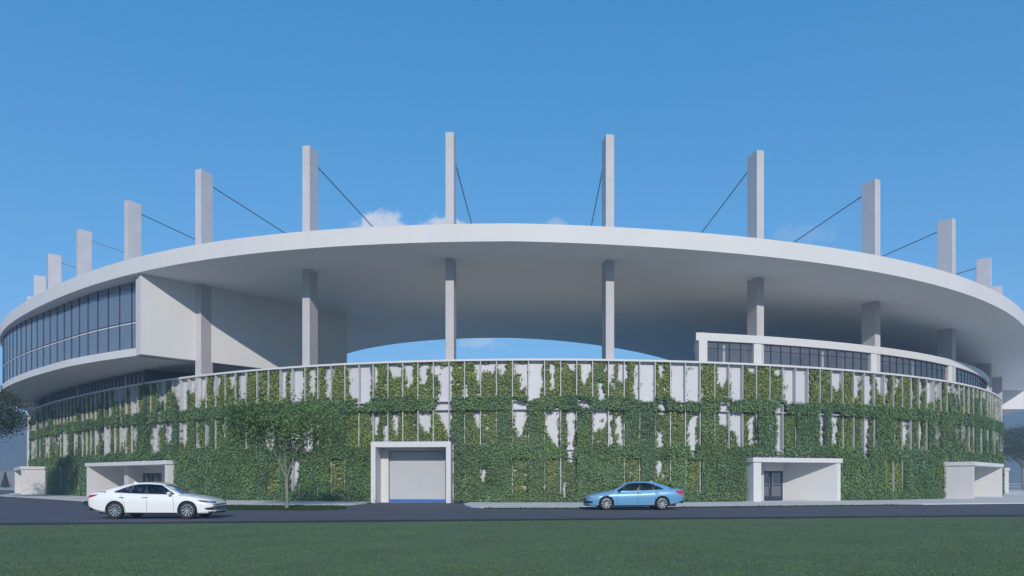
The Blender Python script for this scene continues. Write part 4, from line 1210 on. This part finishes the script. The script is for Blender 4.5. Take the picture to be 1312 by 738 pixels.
    # patches that follow the flank
    def patch(mb, c, sgn, nx=6, nz=4, lift=.007, mi=0):
        """c: four (x, z) corners, bilinear"""
        g_ = []
        for a in range(nx + 1):
            for q in range(nz + 1):
                s, t = a / nx, q / nz
                x = (c[0][0] * (1 - s) + c[1][0] * s) * (1 - t) + (c[3][0] * (1 - s) + c[2][0] * s) * t
                z = (c[0][1] * (1 - s) + c[1][1] * s) * (1 - t) + (c[3][1] * (1 - s) + c[2][1] * s) * t
                g_.append((x, (side_y(x, z) + lift) * sgn, z))
        f_ = [(a * (nz + 1) + q, (a + 1) * (nz + 1) + q, (a + 1) * (nz + 1) + q + 1, a * (nz + 1) + q + 1) for a in range(nx) for q in range(nz)]
        mb.add(g_, [x_ if sgn < 0 else x_[::-1] for x_ in f_], mi)
    for sgn in (1, -1):
        m_ = MB()
        if style == 'white':
            patch(m_, [(2.455, .60), (1.97, .675), (1.84, .75), (2.44, .685)], sgn, 12)
        else:
            patch(m_, [(2.44, .585), (1.75, .735), (1.66, .775), (2.42, .665)], sgn, 12)
        hl = m_.build('headlight', M['lamp_dark'] if style == 'white' else M['lamp'], root, smooth=60)
        q = MB()
        if style == 'white':
            patch(q, [(2.40, .62), (2.20, .655), (2.18, .69), (2.38, .655)], sgn, 4, lift=.011)
        else:
            patch(q, [(2.43, .60), (2.25, .635), (2.20, .66), (2.42, .63)], sgn, 4, lift=.011)
        q.build('lamp_reflector', M['chrome'] if style == 'blue' else M['lamp'], hl, smooth=60)
        t_ = MB(); patch(t_, [(-2.455, .80), (-2.12, .90), (-2.00, .975), (-2.44, .945)] if style == 'white' else [(-2.452, .76), (-2.12, .84), (-2.02, .99), (-2.44, .968)], sgn, 10)
        t_.build('taillight', M['tail'], root, smooth=60)
        # fog lamp pocket
        f_ = MB(); patch(f_, [(2.44, .34), (2.18, .36), (2.12, .43), (2.40, .46)], sgn, 6); f_.build('fog_lamp', M['trim'], root, smooth=60)
        # door handles
        for hx in (-.18, -1.06):
            h_ = MB(); z = .845; y = side_y(hx, z) + .018
            h_.box((hx, y * sgn, z), (.20, .030, .030), bevel=.008); h_.build('door_handle', M['chrome'], root)
        # panel gaps and rocker trim
        sm = MB()
        for pl in ([(.93, .30), (.96, .60), (.90, .90)], [(-.10, .22), (-.09, .6), (-.08, .955)], [(-1.02, .75), (-1.08, .88), (-1.10, .985)], [(-.92, .22), (-.94, .45), (-1.0, .70)]):
            pts_ = []
            for (x0, z0), (x1, z1) in zip(pl[:-1], pl[1:]):
                for t in np.linspace(0, 1, 6): x, z = x0 + (x1 - x0) * t, z0 + (z1 - z0) * t; pts_.append((x, (side_y(x, z) + .001) * sgn, z))
            sm.tube(pts_, .0055, 4, cap=False)
        sm.build('door_gap', M['seam'], root)
        rk = MB(); patch(rk, [(-.93, .205), (1.06, .195), (1.06, .245), (-.93, .25)], sgn, 14, 2, .004); rk.build('rocker_trim', M['trim'], root, smooth=60)
        # mirror
        mr_ = MB(); bx, by = .80, .985
        mr_.box((bx, by * sgn, 1.005), (.13, .20, .125), rz=-.15 * sgn, bevel=.035); mr_.box((bx + .02, .86 * sgn, .965), (.06, .16, .03))
        mr_.build('wing_mirror', pcol if style == 'white' else M['trim'], root, smooth=40)
        # chrome window line on the white car
        wl = MB(); wl.tube([tuple(np.array(surf(u, vbot(u) - .02)) * np.array([1, sgn, 1])) for u in np.linspace(.05, .86, 24)], .008, 5, cap=False)
        wl.build('window_trim', M['chrome'] if style == 'white' else M['trim'], root, smooth=60)
    # grilles across the nose
    def nose_strip(mb, z0, z1, xm, lift=.008, mi=0, nz=3, half=None):
        cols_ = []
        path = [(x, 1) for x in np.linspace(xm, 2.46, 7)]
        zr = np.linspace(z0, z1, nz + 1)
        for x, _ in path: cols_.append([(x, side_y(x, z) + lift, z) for z in zr])
        for f in np.linspace(.9, -.9, 9): cols_.append([(2.46 + lift, (side_y(2.46, z)) * f, z) for z in zr])
        for x, _ in path[::-1]: cols_.append([(x, -side_y(x, z) - lift, z) for z in zr])
        v_ = [p for c in cols_ for p in c]
        f_ = [(a * (nz + 1) + q, (a + 1) * (nz + 1) + q, (a + 1) * (nz + 1) + q + 1, a * (nz + 1) + q + 1) for a in range(len(cols_) - 1) for q in range(nz)]
        mb.add(v_, f_, mi)
    if style == 'white':
        a = MB(); nose_strip(a, .545, .585, 2.40); a.build('upper_grille', M['trim'], root, smooth=60)
        a = MB(); nose_strip(a, .36, .50, 2.395); lg = a.build('lower_grille', mat('grille_mesh', (.10, .10, .11), .35, bscale=60, speck=.5), root, smooth=60)
        a = MB(); nose_strip(a, .505, .52, 2.39, .012); nose_strip(a, .345, .358, 2.39, .012); a.build('grille_surround', M['chrome'], lg, smooth=60)
        a = MB(); nose_strip(a, .215, .29, 2.25); a.build('front_lip', M['trim'], root, smooth=60)
    else:
        a = MB(); nose_strip(a, .30, .585, 2.435); gr = a.build('grille', M['trim'], root, smooth=60)
        a = MB()
        for sgn in (1, -1):
            a.tube([(2.30, (side_y(2.30, .62) + .012) * sgn, .655), (2.44, (side_y(2.44, .57) + .012) * sgn, .60), (2.472, .40 * sgn, .50), (2.474, .16 * sgn, .36), (2.474, 0, .345)], .022, 6)
        a.build('grille_surround', M['chrome'], gr, smooth=60)
        a = MB(); nose_strip(a, .21, .27, 2.30); a.build('front_lip', M['trim'], root, smooth=60)
    # rear bumper trim, plate recess
    a = MB(); a.box((-2.455, 0, .40), (.03, 1.2, .12)); a.box((-2.465, 0, .78), (.012, .52, .13)); a.build('rear_trim', M['trim'], root)
    # roof aerial fin
    a = MB(); a.add([(-1.02, 0, 1.40), (-.86, .022, 1.425), (-.86, -.022, 1.425), (-1.03, 0, 1.475), (-1.05, .02, 1.39), (-1.05, -.02, 1.39)], [(1, 2, 3), (1, 3, 4), (2, 5, 3), (4, 3, 5)]); a.build('roof_aerial', pcol, root)
    return root

c = make_car('parked_car', 'white four-door sedan facing right on the road', paint('white_paint', (.78, .78, .79)), 'white')
c.location = (-14.0, 27.95, .008); c.rotation_euler = (0, 0, R(1.5)); c.scale = (.98, .98, .98)
c = make_car('parked_car', 'blue four-door sedan facing left on the road', paint('blue_paint', (.125, .32, .54), .1), 'blue')
c.location = (6.18, 36.1, .008); c.rotation_euler = (0, 0, R(181.5))

# ------------------------------------------------------------------ sky, sun, air, camera
SUN_EL, SUN_AZ = 25.5, 7.0              # the sun stands behind the camera, a little to its right
def world():
    w = D.worlds.new('World'); SC.world = w; w.use_nodes = True
    nt = w.node_tree; nt.nodes.clear(); L = nt.links.new
    N = nt.nodes.new
    out = N('ShaderNodeOutputWorld')
    sky = N('ShaderNodeTexSky'); sky.sky_type = 'NISHITA'; sky.sun_disc = False
    sky.sun_elevation = R(SUN_EL); sky.sun_rotation = R(180 - SUN_AZ)
    sky.air_density = 1.0; sky.dust_density = .3; sky.ozone_density = 2.5; sky.altitude = 0
    bg = N('ShaderNodeBackground'); bg.inputs['Strength'].default_value = SKY_STRENGTH
    hs = N('ShaderNodeHueSaturation'); hs.inputs['Saturation'].default_value = 1.4; hs.inputs['Hue'].default_value = .495
    L(sky.outputs[0], hs.inputs['Color']); 
    ga = N('ShaderNodeGamma'); ga.inputs['Gamma'].default_value = .5; L(hs.outputs[0], ga.inputs['Color'])
    tn = N('ShaderNodeVectorMath'); tn.operation = 'MULTIPLY'; tn.inputs[1].default_value = (1.09, 1.80, 2.50); L(ga.outputs[0], tn.inputs[0])
    L(tn.outputs[0], bg.inputs['Color'])
    # a few small cumulus clouds low over the roof line
    tc = N('ShaderNodeTexCoord'); sp = N('ShaderNodeSeparateXYZ'); L(tc.outputs['Generated'], sp.inputs[0])
    def math_(op, a, b=None, c=None, clamp=False):
        n = N('ShaderNodeMath'); n.operation = op; n.use_clamp = clamp
        for i, v in enumerate((a, b, c)):
            if v is None: continue
            if hasattr(v, 'links'): L(v, n.inputs[i])
            else: n.inputs[i].default_value = v
        return n.outputs[0]
    ysafe = math_('MAXIMUM', sp.outputs['Y'], .05)
    u = math_('DIVIDE', sp.outputs['X'], ysafe); v = math_('DIVIDE', sp.outputs['Z'], ysafe)
    cb = N('ShaderNodeCombineXYZ'); L(u, cb.inputs[0]); L(v, cb.inputs[1])
    nz = N('ShaderNodeTexNoise'); nz.inputs['Scale'].default_value = 38; nz.inputs['Detail'].default_value = 7; nz.inputs['Roughness'].default_value = .62
    L(cb.outputs[0], nz.inputs['Vector'])
    tot = None
    for (cu, cv, ru, rv, amt) in ((-.192, .360, .046, .023, 1.0), (-.096, .362, .040, .020, 1.0), (.062, .364, .020, .010, .35), (.42, .352, .05, .016, .14), (-.045, .196, .034, .011, .45), (.26, .35, .02, .008, .2)):
        a = math_('DIVIDE', math_('SUBTRACT', u, cu), ru); b_ = math_('DIVIDE', math_('SUBTRACT', v, cv), rv)
        d = math_('SQRT', math_('ADD', math_('MULTIPLY', a, a), math_('MULTIPLY', b_, b_)))
        k = math_('SUBTRACT', 1.0, d)
        k = math_('ADD', k, math_('MULTIPLY', math_('SUBTRACT', nz.outputs['Fac'], .5), 3.0))
        k = math_('MULTIPLY', k, 2.2, clamp=True)
        k = math_('MULTIPLY', k, math_('SUBTRACT', 1.7, d, clamp=True))
        k = math_('MULTIPLY', k, amt)
        tot = k if tot is None else math_('MAXIMUM', tot, k)
    front = math_('GREATER_THAN', sp.outputs['Y'], .1)
    tot = math_('MULTIPLY', tot, front, clamp=True)
    cl = N('ShaderNodeBackground'); cl.inputs['Color'].default_value = (.62, .70, .82, 1); cl.inputs['Strength'].default_value = .95
    mx = N('ShaderNodeMixShader'); L(tot, mx.inputs[0]); L(bg.outputs[0], mx.inputs[1]); L(cl.outputs[0], mx.inputs[2])
    L(mx.outputs[0], out.inputs['Surface'])
SKY_STRENGTH = .13
world()

sun = D.lights.new('sun', 'SUN'); sun.energy = 3.8; sun.angle = R(.53); sun.color = (1.0, .935, .84)
so = D.objects.new('sun', sun); COL.objects.link(so)
el, az = R(SUN_EL), R(SUN_AZ)
to_sun = Vector((math.sin(az) * math.cos(el), -math.cos(az) * math.cos(el), math.sin(el)))
so.rotation_euler = to_sun.to_track_quat('Z', 'Y').to_euler()
so.location = to_sun * 200

HAZE = .0010
def haze():
    b = MB(); b.box((0, 300, 39), (1900, 1300, 80))
    m = D.materials.new('haze_air'); m.use_nodes = True; nt = m.node_tree; nt.nodes.clear()
    o_ = nt.nodes.new('ShaderNodeOutputMaterial'); v = nt.nodes.new('ShaderNodeVolumePrincipled')
    v.inputs['Color'].default_value = (.54, .69, .96, 1); v.inputs['Density'].default_value = HAZE; v.inputs['Anisotropy'].default_value = .0
    nt.links.new(v.outputs[0], o_.inputs['Volume'])
    o = b.build('haze', m); tag(o, 'pale blue haze in the air', 'haze', kind='stuff')
if HAZE > 0: haze()

cam = D.cameras.new('camera'); cam.sensor_width = 36; cam.lens = 36 * 900 / 1312; cam.shift_y = (616 - 369) / 1312
cam.clip_end = 4000; cam.clip_start = .05
co = D.objects.new('camera', cam); COL.objects.link(co); co.location = (0, 0, EYE); co.rotation_euler = (R(90), 0, 0)
SC.camera = co
SC.view_settings.view_transform = 'Standard'; SC.view_settings.look = 'None'; SC.view_settings.exposure = 0; SC.view_settings.gamma = 1
SC.view_settings.use_curve_mapping = False
SC.render.engine = 'CYCLES'
SC.cycles.max_bounces = 8; SC.cycles.diffuse_bounces = 5; SC.cycles.glossy_bounces = 3; SC.cycles.transmission_bounces = 4; SC.cycles.transparent_max_bounces = 12; SC.cycles.volume_bounces = 1
